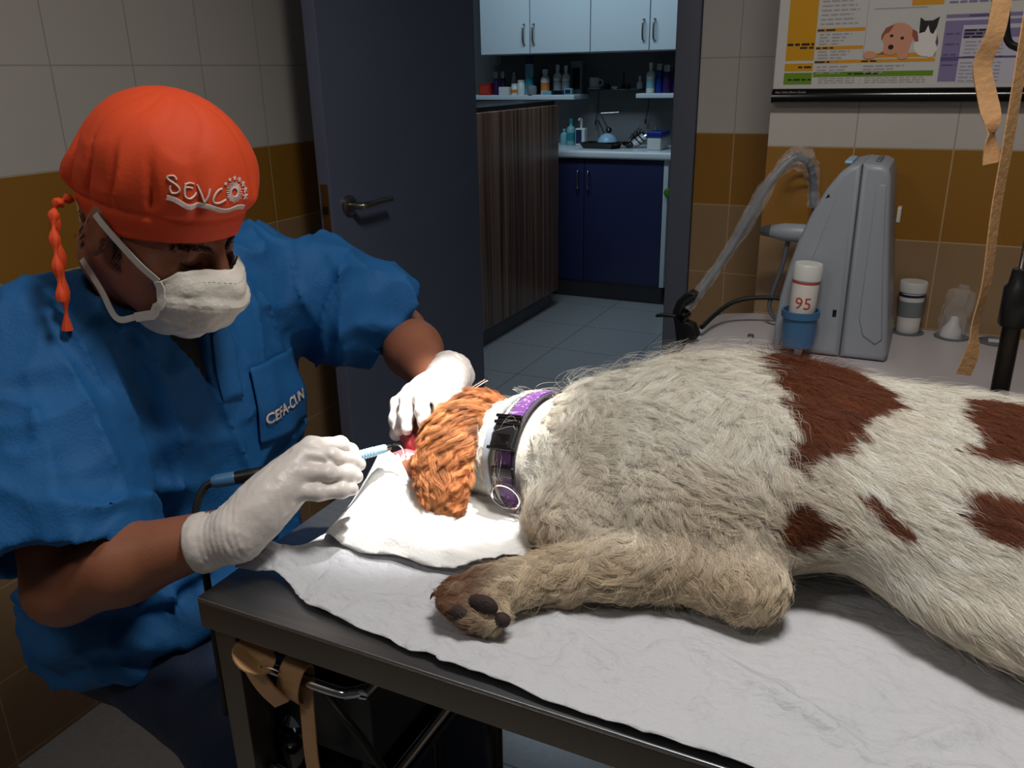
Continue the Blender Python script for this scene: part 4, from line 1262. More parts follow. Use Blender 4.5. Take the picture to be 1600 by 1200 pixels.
# stitched rows and straps
stc = MB()
for i in range(0, 44):
    a_ = mv[int(3) * (NU + 1) + int(8 + i)]
    b_ = mv[int(3) * (NU + 1) + int(8 + i) + 1]
    if i % 2 == 0:
        stc.tube([tuple(toW(a_ + A_(0, .0022, 0))), tuple(toW(b_ + A_(0, .0022, 0)))], .0005, 5)
stc.build('stitching', 'label_grey', mask)
def strap_local(pts, wd, name, up=(1, 0, 0)):
    P = [Vector(tuple(toW(p))) for p in [tuple(q) for q in spline(pts, 8)]]
    nrm = toW(np.array(up)) - HC
    return MB().tube(P, 0, flat=(wd, .0012, tuple(nrm))).build(name, 'mask_white', mask)
for s in (1, -1):
    col_ = NU if s > 0 else 0
    edge = [mv[j_ * (NU + 1) + col_] for j_ in range(0, NV + 1, 4)]
    et, eb = edge[0], edge[-1]
    strap_local([tuple(et), tuple(et * .6 + A_(s * .0805, .012, .006) * .4 + A_(s * .004, 0, 0)), (s * .0850, .006, .010), (s * .0865, -.012, .020)], .0085, 'tie_strap', (s, 0, 0))
    strap_local([tuple(eb), (s * .070, .030, -.105), (s * .072, .002, -.080), (s * .066, -.040, -.060)], .0075, 'tie_strap', (s, 0, 0))
    rb_ = [tuple(toW(p + A_(s * .001, 0, 0))) for p in edge]
    MB().tube(rb_, 0, flat=(.011, .0024, tuple(toW(A_(s, 0, 0)) - HC))).build('side_binding', 'mask_white', mask)

# scrub top
VN = [(-.0, 0)]
def shirt_core(P):
    d = s_ell(P, (-.945, .825, .945), (.130, .205, .20))
    d = smin(d, s_cap(P, (-.955, .69, 1.065), (-.925, .955, 1.08), .070, .070), .05)
    d = smin(d, s_ell(P, (-.975, .81, .78), (.128, .200, .20)), .07)
    d = smin(d, s_ell(P, (-.995, .775, .655), (.138, .205, .12)), .06)
    d = smin(d, s_ell(P, (-.915, .765, .675), (.105, .185, .065)), .05)
    return d
RH, LH = (-.872, .548, .862), (-.800, 1.118, 1.0)
def shirt_sd(P):
    d = shirt_core(P)
    sl = s_chain(P, [RS, (-.925, .595, .97), RH], [.076, .090, .103], .02)
    ar = A_(*RH) - A_(*RS); ar /= np.linalg.norm(ar)
    sl = np.maximum(sl, (P - A_(*RH)) @ ar + .006 * vnoise(P * 9))
    d = smin(d, sl, .028)
    al = A_(*LH) - A_(*LS); al /= np.linalg.norm(al)
    s2 = s_chain(P, [LS, (-.865, 1.06, 1.045), LH], [.074, .084, .088], .02)
    s2 = np.maximum(s2, (P - A_(*LH)) @ al - .02)
    d = smin(d, s2, .028)
    # creases: long folds that follow the sleeves and hang from shoulder to belly
    q = P * A_(7, 16, 4.0)
    w1 = np.abs(vnoise(q + 3)) ; w2 = np.abs(vnoise(P @ np.array([[12, 5, 0], [0, 9, 6], [-8, 0, 14.]]) + 9))
    d = d + .020 * (np.sqrt(w1 + .002) - .6) + .011 * (w2 - .5)
    r1 = (1 - np.minimum(np.abs(vnoise(P @ np.array([[9., 2, 3], [2, 13, -4], [-5, 3, 4.]]) + 31)) * 3.2, 1)) ** 2
    r2 = (1 - np.minimum(np.abs(vnoise(P @ np.array([[15., -6, 2], [6, 20, 5], [3, -4, 7.]]) + 57)) * 3.2, 1)) ** 2
    d = d - .008 * r1 - .005 * r2
    d = d + .0022 * fbm(P * 34, 2)
    # tension folds radiating from the armpit and at the waist
    wz = np.clip((.86 - P[:, 2]) / .12, 0, 1)
    d = d + wz * .008 * np.sin(P[:, 2] * 95 + 6 * vnoise(P * 8) + P[:, 1] * 14)
    # openings
    d = np.maximum(d, -(P[:, 2] - .572 - .012 * vnoise(P * 6)))
    neck = s_cap(P, (-.955, .812, 1.08), tuple(toW([0, -.035, -.06])), .052, .064)
    d = np.maximum(d, -neck)
    # V opening at the throat, in the chest plane
    y, z = P[:, 1], P[:, 2]
    a = (y - V_A[0]) * (V_B[1] - V_A[1]) - (z - V_A[1]) * (V_B[0] - V_A[0])
    b = (y - V_B[0]) * (V_C[1] - V_B[1]) - (z - V_B[1]) * (V_C[0] - V_B[0])
    tri = np.maximum(a / math.hypot(V_B[0] - V_A[0], V_B[1] - V_A[1]), b / math.hypot(V_C[0] - V_B[0], V_C[1] - V_B[1]))
    tri = np.maximum(tri, -(P[:, 0] + .97))
    d = np.maximum(d, -tri)
    # hollow sleeves and hem
    for (S_, H_, r_, dirv, k_) in ((RS, RH, .094, ar, .07), (LS, LH, .079, al, .06)):
        e = A_(*H_) + dirv * .06; b0 = A_(*H_) - dirv * k_
        d = np.maximum(d, -s_cap(P, tuple(b0), tuple(e), r_ - .018, r_ - .003))
    return d
V_A, V_B, V_C = (.715, 1.15), (.775, .990), (.795, 1.12)
Vs, Fs = surface_net(shirt_sd, (-1.30, .38, .53), (-.66, 1.30, 1.20), .0046)
Vs = relax(Vs, Fs, 1, .5)
shirt = np_mesh('scrub_top', Vs, Fs, 'scrub_blue', person)
sh_bvh = bvh_of(Vs, Fs)
Vu, Fu = surface_net(lambda P: np.maximum(np.minimum(s_cap(P, (-.96, .80, .95), (-.95, .815, 1.10), .125, .075), shirt_core(P) + .016), np.maximum(P[:, 2] - 1.10, -(P[:, 2] - .90))), (-1.12, .62, .88), (-.74, 1.0, 1.14), .006)
np_mesh('undershirt', Vu, Fu, 'undershirt', person)
def sh(y, z, off=.0015):
    return on_bvh(sh_bvh, (-.4, y, z), (-1, 0, 0), off)
def patch(outline, name, mat, parent, off=.003, n=14, solid=.0015):
    """quad patch (4 corners in y,z) laid on the shirt front"""
    (a, b, c, d) = [Vector((0, p[0], p[1])) for p in outline]
    vs, fs = [], []
    for j_ in range(n + 1):
        for i in range(n + 1):
            p = a.lerp(b, i / n).lerp(d.lerp(c, i / n), j_ / n)
            h_ = sh(p.y, p.z, off)
            vs.append(h_ if h_ is not None else Vector((vs[-1].x if vs else -.8, p.y, p.z)))
    # soften
    for _ in range(3):
        nv = [v.copy() for v in vs]
        for j_ in range(n + 1):
            for i in range(n + 1):
                s_, c_n = Vector(), 0
                for di, dj in ((1, 0), (-1, 0), (0, 1), (0, -1)):
                    ii, jj = i + di, j_ + dj
                    if 0 <= ii <= n and 0 <= jj <= n: s_ += vs[jj * (n + 1) + ii]; c_n += 1
                m_ = s_ / c_n
                if m_.x > vs[j_ * (n + 1) + i].x: nv[j_ * (n + 1) + i].x = m_.x
        vs = nv
    fs = [(j_ * (n + 1) + i, j_ * (n + 1) + i + 1, (j_ + 1) * (n + 1) + i + 1, (j_ + 1) * (n + 1) + i) for j_ in range(n) for i in range(n)]
    o = MB().add(vs, fs).build(name, mat, parent)
    md_ = o.modifiers.new('s', 'SOLIDIFY'); md_.thickness = solid
    return o, vs, n
POCK = [(.832, 1.003), (.962, .990), (.956, .880), (.828, .888)]
pk, pv, pn = patch(POCK, 'chest_pocket', 'scrub_blue', shirt, .004)
patch([(.792, 1.065), (.822, 1.070), (.812, .968), (.776, .974)], 'placket', 'scrub_blue', shirt, .003, 10)
vs_, fs_ = text_mesh('CEFA-CUN', .0225, .0, .0006)
tp = []
pk_bvh = BVHTree.FromPolygons(pv, [(j_ * (pn + 1) + i, j_ * (pn + 1) + i + 1, (j_ + 1) * (pn + 1) + i + 1, (j_ + 1) * (pn + 1) + i) for j_ in range(pn) for i in range(pn)])
TXC = (.893, .924)
for v_ in vs_:
    h_, *_r = pk_bvh.ray_cast(Vector((-.4, TXC[0] + v_.x, TXC[1] + v_.y)), Vector((-1, 0, 0)))
    if h_ is None: h_, *_r = pk_bvh.find_nearest(Vector((-.79, TXC[0] + v_.x, TXC[1] + v_.y)))
    tp.append(h_ + Vector((.0042, -.001, .0008)))
MB().add(tp, fs_).build('pocket_lettering', 'stitch_white', pk, smooth=False)

# trousers
def trouser_sd(P):
    d = s_ell(P, (-1.01, .79, .59), (.115, .180, .095))
    for hip, kn, an in (((-1.0, .70, .60), (-.71, .64, .575), (-.74, .66, .13)), ((-1.0, .88, .60), (-.68, 1.0, .57), (-.64, 1.03, .13))):
        e = s_chain(P, [hip, kn, an], [.086, .074, .075], .03)
        d = smin(d, e, .05)
    d = d + .008 * (np.abs(vnoise(P * A_(9, 14, 9))) - .3) + .003 * fbm(P * 22, 2)
    d = np.maximum(d, P[:, 2] - .70)
    return np.maximum(d, -(P[:, 2] - .09))
Vt, Ft = surface_net(trouser_sd, (-1.28, .50, .05), (-.52, 1.16, .76), .008)
Vt = relax(Vt, Ft, 1, .5)
np_mesh('trousers', Vt, Ft, 'trouser_navy', person)
for x, y in ((-.70, .66), (-.60, 1.03)):
    Vz, Fz = surface_net(lambda P, x=x, y=y: smin(s_box(P, (x, y, .016), (.13, .045, .015), .012), s_ell(P, (x - .01, y, .045), (.12, .045, .04)), .02), (x - .2, y - .1, -.02), (x + .2, y + .1, .12), .008)
    np_mesh('shoe', Vz, Fz, 'white_plastic', person)

# ------------------------------------------------------------------ gloved hands
def glove(fn, lo, hi, name, h=.0021, extra=None):
    V_, F_ = surface_net(fn, lo, hi, h)
    V_ = relax(V_, F_, 1, .4)
    return np_mesh(name, V_, F_, 'latex', person)
def creases(P, k=.0006):
    return k * (np.sin(P @ A_(420, -260, 330) + 5 * vnoise(P * 60)) * np.clip(vnoise(P * 45) + .3, 0, 1)) + .0005 * vnoise(P * 160)
def right_glove(P):
    W = (-.641, .600, .905); C0 = (-.668, .590, .897)
    # back of the hand: four metacarpals fanning from the wrist
    iM, mM, rM, pM = (-.6105, .7035, .975), (-.608, .681, .972), (-.602, .664, .960), (-.603, .650, .944)
    d = s_chain(P, [C0, W, (-.630, .625, .922)], [.031, .0285, .031], .01)
    for m_, r_ in ((iM, .0125), (mM, .0135), (rM, .013), (pM, .012)):
        w_ = A_(-.640, .605, .910) * .6 + A_(*m_) * .4
        d = smin(d, s_chain(P, [(-.641, .603, .908), tuple(w_), m_], [.024, .021, r_], .012), .014)
    d = smin(d, s_ell(P, (-.618, .660, .940), (.024, .036, .028)), .018)
    fin = [
        ([iM, (-.593, .734, .968), (-.588, .745, .956), (-.585, .750, .946)], [.0115, .0098, .0088, .0080]),
        ([mM, (-.579, .699, .9705), (-.565, .717, .960), (-.560, .725, .953)], [.0125, .0100, .0090, .0082]),
        ([rM, (-.572, .681, .9585), (-.559, .701, .950), (-.554, .710, .945)], [.0120, .0098, .0088, .0080]),
        ([pM, (-.574, .665, .941), (-.557, .685, .938), (-.550, .695, .9365)], [.0112, .0090, .0080, .0074]),
        ([(-.640, .640, .925), (-.637, .700, .935), (-.613, .731, .933), (-.598, .744, .937)], [.018, .0135, .0110, .0095]),
    ]
    for pts, rd in fin:
        f_ = s_chain(P, pts, rd, .004)
        for q_ in pts[1:-1]:
            f_ = smin(f_, s_ell(P, q_, (rd[1] * 1.06,) * 3), .003)
        d = smin(d, f_, .0045)
    d = d + creases(P)
    # gathered cuff with a rolled rim, cut across the forearm
    ax = A_(-.641 + .668, .600 - .590, .905 - .897); ax /= np.linalg.norm(ax)
    s_ = (P - A_(*C0)) @ ax
    rad = np.linalg.norm((P - A_(*C0)) - s_[:, None] * ax, axis=1)
    d = d - .0045 * np.exp(-((s_ + .012) / .012) ** 2) - .0022 * np.exp(-((s_ + .016) / .003) ** 2)
    d = d + .0012 * np.sin(s_ * 900) * (s_ > 0) * (s_ < .05) * .5
    d = np.maximum(d, -(s_ + .018))
    return np.maximum(d, -np.where(s_ < .004, .0285 - rad, -1) * -1 if False else -1.0)
rg = glove(right_glove, (-.72, .54, .85), (-.52, .79, 1.01), 'glove')
def left_glove(P):
    W, C0 = (-.604, .985, .950), (-.613, 1.018, .953)
    d = s_chain(P, [(-.618, 1.045, .955), C0, W], [.036, .031, .030], .01)
    k4 = [(-.618, .930, .962), (-.600, .925, .972), (-.580, .925, .974), (-.561, .932, .968)]
    for m_, r_ in zip(k4, (.0125, .0135, .013, .012)):
        d = smin(d, s_chain(P, [W, tuple(A_(*W) * .55 + A_(*m_) * .45), m_], [.024, .020, r_], .012), .014)
    d = smin(d, s_ell(P, (-.590, .950, .955), (.034, .034, .022)), .016)
    fin = [
        ([k4[0], (-.622, .902, .955), (-.614, .884, .940), (-.604, .874, .930)], [.0118, .0102, .0094, .0085]),
        ([k4[1], (-.600, .893, .966), (-.590, .872, .952), (-.583, .862, .940)], [.0125, .0104, .0094, .0085]),
        ([k4[2], (-.578, .895, .972), (-.566, .876, .962), (-.558, .866, .950)], [.012, .0102, .0092, .0083]),
        ([k4[3], (-.556, .905, .968), (-.544, .890, .962), (-.537, .880, .952)], [.0112, .0092, .0083, .0075]),
        ([(-.606, .975, .940), (-.628, .948, .928), (-.632, .918, .918), (-.624, .896, .912)], [.018, .0135, .0115, .0098]),
    ]
    for pts, rd in fin:
        f_ = s_chain(P, pts, rd, .004)
        for q_ in pts[1:-1]:
            f_ = smin(f_, s_ell(P, q_, (rd[1] * 1.06,) * 3), .003)
        d = smin(d, f_, .0045)
    d = d + creases(P)
    ax = A_(*C0) - A_(-.618, 1.045, .955); ax /= np.linalg.norm(ax)
    s_ = (P - A_(-.618, 1.045, .955)) @ ax
    d = d - .002 * np.exp(-((s_ - .002) / .003) ** 2) + .0010 * np.sin(s_ * 700 + vnoise(P * 40) * 3) * (s_ < .05)
    return np.maximum(d, -s_)
lgv = glove(left_glove, (-.68, .84, .88), (-.50, 1.07, 1.01), 'glove')

# dental scaler
t = thing('dental_scaler', (-.575, .77, .944), 'pale blue ribbed ultrasonic dental scaler held in the gloved hand over the table end', 'dental scaler')
pA, pB, pC, pD = Vector((-.7184, .655, .9304)), Vector((-.672, .6855, .9365)), Vector((-.5905, .7535, .944)), Vector((-.563, .7857, .9475))
dirp = (pD - pC).normalized()
prof = [(.0052, 0), (.0056, .002)]
for k in range(7):
    prof += [(.0064, .004 + k * .0036), (.0056, .0058 + k * .0036)]
prof += [(.0058, .031), (.0055, .040), (.0046, .0425)]
MB().lathe(prof, pC, dirp, 22).build('grip', 'pale_blue', t)
MB().lathe([(.0046, 0), (.0040, .003), (.0026, .006)], pC + dirp * .0425, dirp, 16).build('collar', 'chrome', t)
MB().tube(spline([pC + dirp * .047, (-.5575, .7925, .9500), (-.5525, .7985, .9485), (-.5495, .8018, .9420), (-.5490, .8030, .9350)], 6), [.0014] * 13 + [.0012] * 12, 8).build('tip', 'chrome', t)
MB().cyl(pC - dirp * .001, pB, .0052, .0062).build('handle', 'white_plastic', t)
db = (pB - pA).normalized()
MB().lathe([(.0078, 0), (.0082, .012), (.0085, .038), (.007, .04)], pB - db * .034, db, 20).build('connector', 'black_plastic', t)
MB().lathe([(.006, 0), (.0085, .006), (.0085, .026), (.0078, .028)], pB - db * .061, db, 20).build('blue_sleeve', 'blue_plastic', t)
MB().tube(spline([pB - db * .058, (-.729, .645, .924), (-.732, .632, .905), (-.728, .622, .878), (-.715, .615, .84), (-.70, .60, .72), (-.70, .60, .5), (-.69, .60, .2)], 8), .0045, 10).build('cord', 'black_rubber', t)
t = thing('steel_probe', (-.533, .985, .955), 'short steel probe end sticking up behind the dog head from the gloved hand', 'probe')
MB().tube([(-.575, .955, .950), (-.548, .972, .962), (-.528, .985, .976)], .0028, 10).build('shaft', 'chrome', t)
MB().tube([(-.528, .985, .976), (-.526, .986, .9775)], .0034, 10).build('end_cap', 'chrome', t)
# ------------------------------------------------------------------ paper sheet and folded pad
def poly_grid(poly, z0, hfun, step=.006, name='', mat=None, label=None, cat=None, thick=.0008):
    """a cloth lying over the table: a triangulated outline with heights"""
    P = np.array(poly)
    lo, hi = P.min(0), P.max(0)
    nx, ny = int((hi[0] - lo[0]) / step) + 2, int((hi[1] - lo[1]) / step) + 2
    X, Y = np.meshgrid(lo[0] + np.arange(nx) * step, lo[1] + np.arange(ny) * step, indexing='ij')
    q = np.stack([X.ravel(), Y.ravel()], 1)
    ins = inside(q, P)
    # snap the outside neighbours onto the outline
    near = ~ins
    q2 = q.copy()
    a, b = P, np.roll(P, -1, 0)
    idx = np.where(near)[0]
    best = np.full(len(idx), 1e9); bp = q[idx].copy()
    for k in range(len(P)):
        d = b[k] - a[k]
        t_ = np.clip(((q[idx] - a[k]) @ d) / (d @ d + 1e-12), 0, 1)
        c = a[k] + t_[:, None] * d
        dd = np.linalg.norm(q[idx] - c, axis=1)
        m = dd < best
        best[m] = dd[m]; bp[m] = c[m]
    q2[idx] = bp
    far = np.zeros(len(q), bool); far[idx[best > step * 1.01]] = True
    Z = z0 + hfun(q2[:, 0], q2[:, 1])
    V_ = np.stack([q2[:, 0], q2[:, 1], Z], 1)
    I = np.arange(nx * ny).reshape(nx, ny)
    F_ = np.stack([I[:-1, :-1].ravel(), I[1:, :-1].ravel(), I[1:, 1:].ravel(), I[:-1, 1:].ravel()], 1)
    okf = (ins[F_].sum(1) >= 1) & ~far[F_].any(1)
    F_ = F_[okf]
    used = np.unique(F_); rm = -np.ones(len(V_), int); rm[used] = np.arange(len(used))
    o = np_mesh(name, V_[used], rm[F_], mat, None, (float(P[:, 0].mean()), float(P[:, 1].mean()), z0))
    md_ = o.modifiers.new('s', 'SOLIDIFY'); md_.thickness = thick; md_.offset = 1
    if label: tag(o, label, cat)
    return o
def inside(q, P):
    c = np.zeros(len(q), bool)
    j_ = len(P) - 1
    for i in range(len(P)):
        xi, yi, xj, yj = P[i, 0], P[i, 1], P[j_, 0], P[j_, 1]
        m = ((yi > q[:, 1]) != (yj > q[:, 1])) & (q[:, 0] < (xj - xi) * (q[:, 1] - yi) / (yj - yi + 1e-15) + xi)
        c ^= m
        j_ = i
    return c
def vn2(x, y, s, o=0):
    return vnoise(np.stack([x * s + o, y * s + o * 1.7, np.zeros_like(x) + o], 1))
def ridge(x, y, a, b, wd, h):
    a, b = A_(*a), A_(*b)
    d = b - a
    t_ = ((x - a[0]) * d[0] + (y - a[1]) * d[1]) / (d @ d)
    tc = np.clip(t_, 0, 1)
    dist = np.hypot(x - a[0] - tc * d[0], y - a[1] - tc * d[1])
    return h * np.exp(-(dist / wd)) * np.clip(1 - np.abs(2 * tc - 1) ** 4, .1, 1)
def paper_mat(name, a, b):
    t_ = NT(name, .85)
    v_ = t_.nt.nodes.new('ShaderNodeTexVoronoi'); v_.feature = 'DISTANCE_TO_EDGE'; v_.inputs['Scale'].default_value = 17
    n0 = t_.nt.nodes.new('ShaderNodeTexNoise'); n0.inputs['Scale'].default_value = 9; n0.inputs['Detail'].default_value = 3
    t_.nt.links.new(t_.pos, n0.inputs['Vector'])
    ad = t_.nt.nodes.new('ShaderNodeVectorMath'); ad.operation = 'MULTIPLY_ADD'
    t_.nt.links.new(n0.outputs['Color'], ad.inputs[0]); ad.inputs[1].default_value = (.14, .14, .14); t_.nt.links.new(t_.pos, ad.inputs[2])
    t_.nt.links.new(ad.outputs[0], v_.inputs['Vector'])
    cr = t_.math('MINIMUM', v_.outputs['Distance'], .16)
    n1_ = t_.noise(38, 4, mapping=(1, 1.6, 1)); n1_ = t_.math('ABSOLUTE', t_.math('SUBTRACT', n1_, .5))
    h_ = t_.math('ADD', t_.math('MULTIPLY', cr, 1.6), t_.math('MULTIPLY', n1_, 1.3))
    t_.color(t_.mix(t_.noise(6, 3), a, b))
    t_.bump(h_, .55, .010)
    return t_.m
MT['paper_white'] = paper_mat('paper_white', (186, 188, 194), (198, 199, 203))
MT['pad_white'] = cloth('pad_white', (232, 231, 228), .02, .85, .15, 300)
def sheet_h(x, y):
    h = .0012 + .0035 * np.abs(vn2(x, y * .8, 13, 21)) + .0022 * np.abs(vn2(x * 1.3, y, 27, 33)) + .0012 * np.abs(vn2(x, y, 60, 37)) + .0012 * (1 + vn2(x, y, 9)) + .0009 * (1 + vn2(x, y, 30, 5)) + .0028 * np.clip(.34 - np.abs(vn2(x, y, 7, 11)), 0, 1) * 2 + .0007 * (1 - np.abs(vn2(x * 2.2, y, 55, 3)))
    for a, b, w_, hh in (((-.62, .66), (-.40, .72), .010, .010), ((-.55, .60), (-.30, .66), .012, .008), ((-.30, .68), (-.18, .60), .010, .008),
                         ((-.16, .69), (.02, .60), .009, .011), ((.02, .60), (.10, .68), .008, .010), ((.02, .60), (.25, .64), .009, .012), ((-.08, .66), (.02, .60), .007, .007),
                         ((-.40, .60), (-.24, .585), .007, .005), ((-.13, .62), (-.10, .56), .006, .005), ((-.02, .60), (-.05, .555), .006, .005), ((.06, .62), (.03, .56), .005, .006)):
        h = h + ridge(x, y, a, b, w_, hh)
    lift = np.exp(-(((x + .63) / .03) ** 2 + ((y - .635) / .03) ** 2))
    return h + .016 * lift * (1 + .6 * vn2(x, y, 60, 2))
sheet_poly = [(-.662, .618), (-.650, .600), (-.625, .605), (-.600, .612), (-.575, .604), (-.553, .590), (-.536, .583), (-.500, .580), (-.46, .573), (-.43, .571), (-.394, .563), (-.375, .566), (-.358, .560), (-.30, .560), (-.247, .555),
              (-.157, .553), (-.063, .553), (.2, .553), (.58, .555), (.585, 1.17), (-.45, 1.18), (-.56, 1.05), (-.59, .86), (-.602, .74), (-.612, .672), (-.628, .640), (-.648, .645)]
poly_grid(sheet_poly, TZ + .0006, sheet_h, .0055, 'paper_sheet', 'paper_white', 'large creased white paper sheet spread under the dog over the steel table', 'sheet')
def pad_h(x, y):
    e = np.minimum(np.minimum(x + .60, -.345 - x) * 9, (y - .672 - .12 * np.clip(x + .52, 0, 1)) * 9)
    e = np.clip(e * 5, 0, 1)
    h = .006 + .014 * e ** .6 + .004 * np.abs(vn2(x, y, 22, 4)) + .003 * np.abs(vn2(x, y * 2.5, 40, 8))
    pk_ = np.exp(-((np.hypot((x + .578) / .026, (y - .800) / .040)) ** 1.25))
    h = h + .066 * pk_ + .006 * ridge(x, y, (-.60, .70), (-.50, .74), .01, 1)
    for k in range(3):
        h = h + ridge(x, y, (-.57 + .03 * k, .685 + .005 * k), (-.38, .715 + .014 * k), .005, .006)
    return h
pad_poly = [(-.603, .705), (-.590, .690), (-.560, .679), (-.532, .676), (-.49, .684), (-.45, .686), (-.415, .692), (-.385, .715), (-.352, .742), (-.36, .80), (-.38, .98), (-.50, 1.0), (-.60, .93), (-.612, .85), (-.606, .77)]
poly_grid(pad_poly, TZ + .003, pad_h, .0045, 'folded_pad', 'pad_white', 'folded white pad bunched up under the dog head and mouth', 'pad')

# ------------------------------------------------------------------ the dog
HB = Vector((-.52, .875, .93))
def dog_sd(P):
    neck = s_chain(P, [(-.50, .895, .920), (-.42, .890, .922), (-.33, .905, .935)], [.050, .062, .080], .03)
    d = s_ell(P, (-.175, .955, .950), (.185, .190, .094))
    d = smin(d, s_ell(P, (.06, .965, .946), (.30, .188, .086)), .06)
    d = smin(d, s_ell(P, (.36, .96, .945), (.22, .17, .09)), .06)
    d = smin(d, neck, .05)
    d = smin(d, s_ell(P, (-.285, .815, .905), (.090, .085, .050)), .05)
    # upper foreleg and shoulder
    d = smin(d, s_ell(P, (-.17, .835, .930), (.105, .085, .056)), .04)
    d = smin(d, s_chain(P, [(-.16, .82, .920), (-.108, .752, .896), ], [.052, .034], .02), .02)
    leg = s_chain(P, [(-.110, .750, .892), (-.180, .762, .896), (-.235, .735, .893), (-.292, .700, .888), (-.330, .668, .886)], [.034, .038, .032, .0245, .024], .015)
    d = smin(d, leg, .014)
    # the paw: pads and toes
    paw = s_chain(P, [(-.325, .672, .886), (-.352, .645, .885)], [.024, .027], .01)
    for k, (tx, ty, tz) in enumerate(((-.386, .638, .885), (-.382, .620, .890), (-.368, .606, .888), (-.350, .606, .880))):
        paw = smin(paw, s_chain(P, [(-.352, .645, .885), (tx, ty, tz)], [.018, .0118], .004), .006)
    paw = smin(paw, s_ell(P, (-.343, .619, .879), (.029, .021, .018)), .010)
    d = smin(d, paw, .008)
    # the foreleg lying underneath
    d = smin(d, s_chain(P, [(-.22, .80, .890), (-.27, .735, .882), (-.32, .715, .879)], [.04, .024, .02], .01), .012)
    # thigh and hind legs
    d = smin(d, s_ell(P, (.20, .825, .910), (.20, .115, .056)), .04)
    d = smin(d, s_chain(P, [(.30, .82, .92), (.20, .74, .895), (.42, .70, .89), (.56, .66, .885)], [.07, .045, .03, .024], .02), .02)
    d = smin(d, s_chain(P, [(.45, .98, .95), (.60, 1.02, .90)], [.05, .012], .02), .03)
    # skull, cheeks, upper jaw and opened lower jaw
    d = smin(d, s_ell(P, (-.492, .885, .924), (.056, .058, .048)), .02)
    up = s_chain(P, [(-.545, .895, .922), (-.580, .905, .925), (-.606, .912, .926)], [.034, .027, .020], .012)
    up = np.maximum(up, -s_cap(P, (-.560, .858, .916), (-.625, .868, .920), .014, .021))
    d = smin(d, up, .012)
    lo_ = s_chain(P, [(-.520, .850, .905), (-.556, .832, .900), (-.575, .824, .898)], [.026, .016, .0125], .010)
    d = smin(d, lo_, .010)
    d = smin(d, s_ell(P, (-.612, .916, .926), (.012, .013, .012)), .006)
    return np.maximum(d, TZ + .004 - P[:, 2])
Vd, Fd = surface_net(dog_sd, (-.67, .50, .84), (.66, 1.20, 1.09), .006)
Vd = relax(Vd, Fd, 1, .4)
PATCH = [  # polygons in (x, b) with b = .78 y + .62 z : the coat's chestnut patches, at the hair roots
    [(-.182, 1.462), (-.165, 1.50), (-.085, 1.50), (-.060, 1.455), (-.034, 1.424), (-.004, 1.387), (-.033, 1.345), (-.042, 1.316), (-.052, 1.300), (-.073, 1.277), (-.096, 1.262), (-.111, 1.266), (-.111, 1.294), (-.114, 1.333), (-.130, 1.362), (-.152, 1.400)],
    [(-.094, 1.218), (-.105, 1.192), (-.097, 1.183), (-.072, 1.186), (-.055, 1.198), (-.036, 1.196), (-.050, 1.205), (-.038, 1.214), (-.062, 1.218), (-.080, 1.225)],
    [(-.034, 1.256), (-.012, 1.250), (.024, 1.214), (.006, 1.216), (-.020, 1.232)],
    [(.056, 1.43), (.12, 1.44), (.20, 1.42), (.21, 1.36), (.17, 1.31), (.10, 1.312), (.072, 1.306), (.054, 1.320), (.068, 1.348), (.055, 1.380)],
    [(.062, 1.274), (.100, 1.274), (.16, 1.262), (.17, 1.22), (.110, 1.224), (.076, 1.226), (.058, 1.244)],
]
def pcoord(P): return np.stack([P[:, 0], .78 * P[:, 1] + .62 * P[:, 2]], 1)
def brown(P, jit=.006):
    q = pcoord(P) + jit * .9 * np.stack([vnoise(P * 60 + 3), vnoise(P * 60 + 9)], 1)
    m = np.zeros(len(P), bool)
    up_ = P[:, 2] > .885
    for pl in PATCH:
        m |= inside(q, np.array(pl)) & up_
    m |= (P[:, 0] < HEADX - .0 + .02 * vnoise(P * 25)) & (P[:, 0] > -.585) & (P[:, 2] > .87)
    return m
HEADX = -.468
CC, CN = (-.398, .888, .925), (1, -.20, .16)
dog = None
sk = NT('dog_skin', .7)
at = sk.nt.nodes.new('ShaderNodeAttribute'); at.attribute_name = 'fcol'
sk.color(at.outputs['Color'])
MT['dog_skin'] = sk.m
fm = bpy.data.materials.new('fur'); fm.use_nodes = True
nt_ = fm.node_tree
pb = nt_.nodes['Principled BSDF']
at = nt_.nodes.new('ShaderNodeAttribute'); at.attribute_name = 'fcol'
nt_.links.new(at.outputs['Color'], pb.inputs['Base Color'])
pb.inputs['Roughness'].default_value = .55
pb.inputs['Specular IOR Level'].default_value = .25
pb.inputs['Sheen Weight'].default_value = 0
MT['fur'] = fm
C_W, C_CREAM, C_BR, C_BR2, C_DK = [A_(*lin(c)) for c in ((250, 243, 230), (224, 205, 176), (112, 62, 40), (140, 82, 52), (66, 34, 24))]
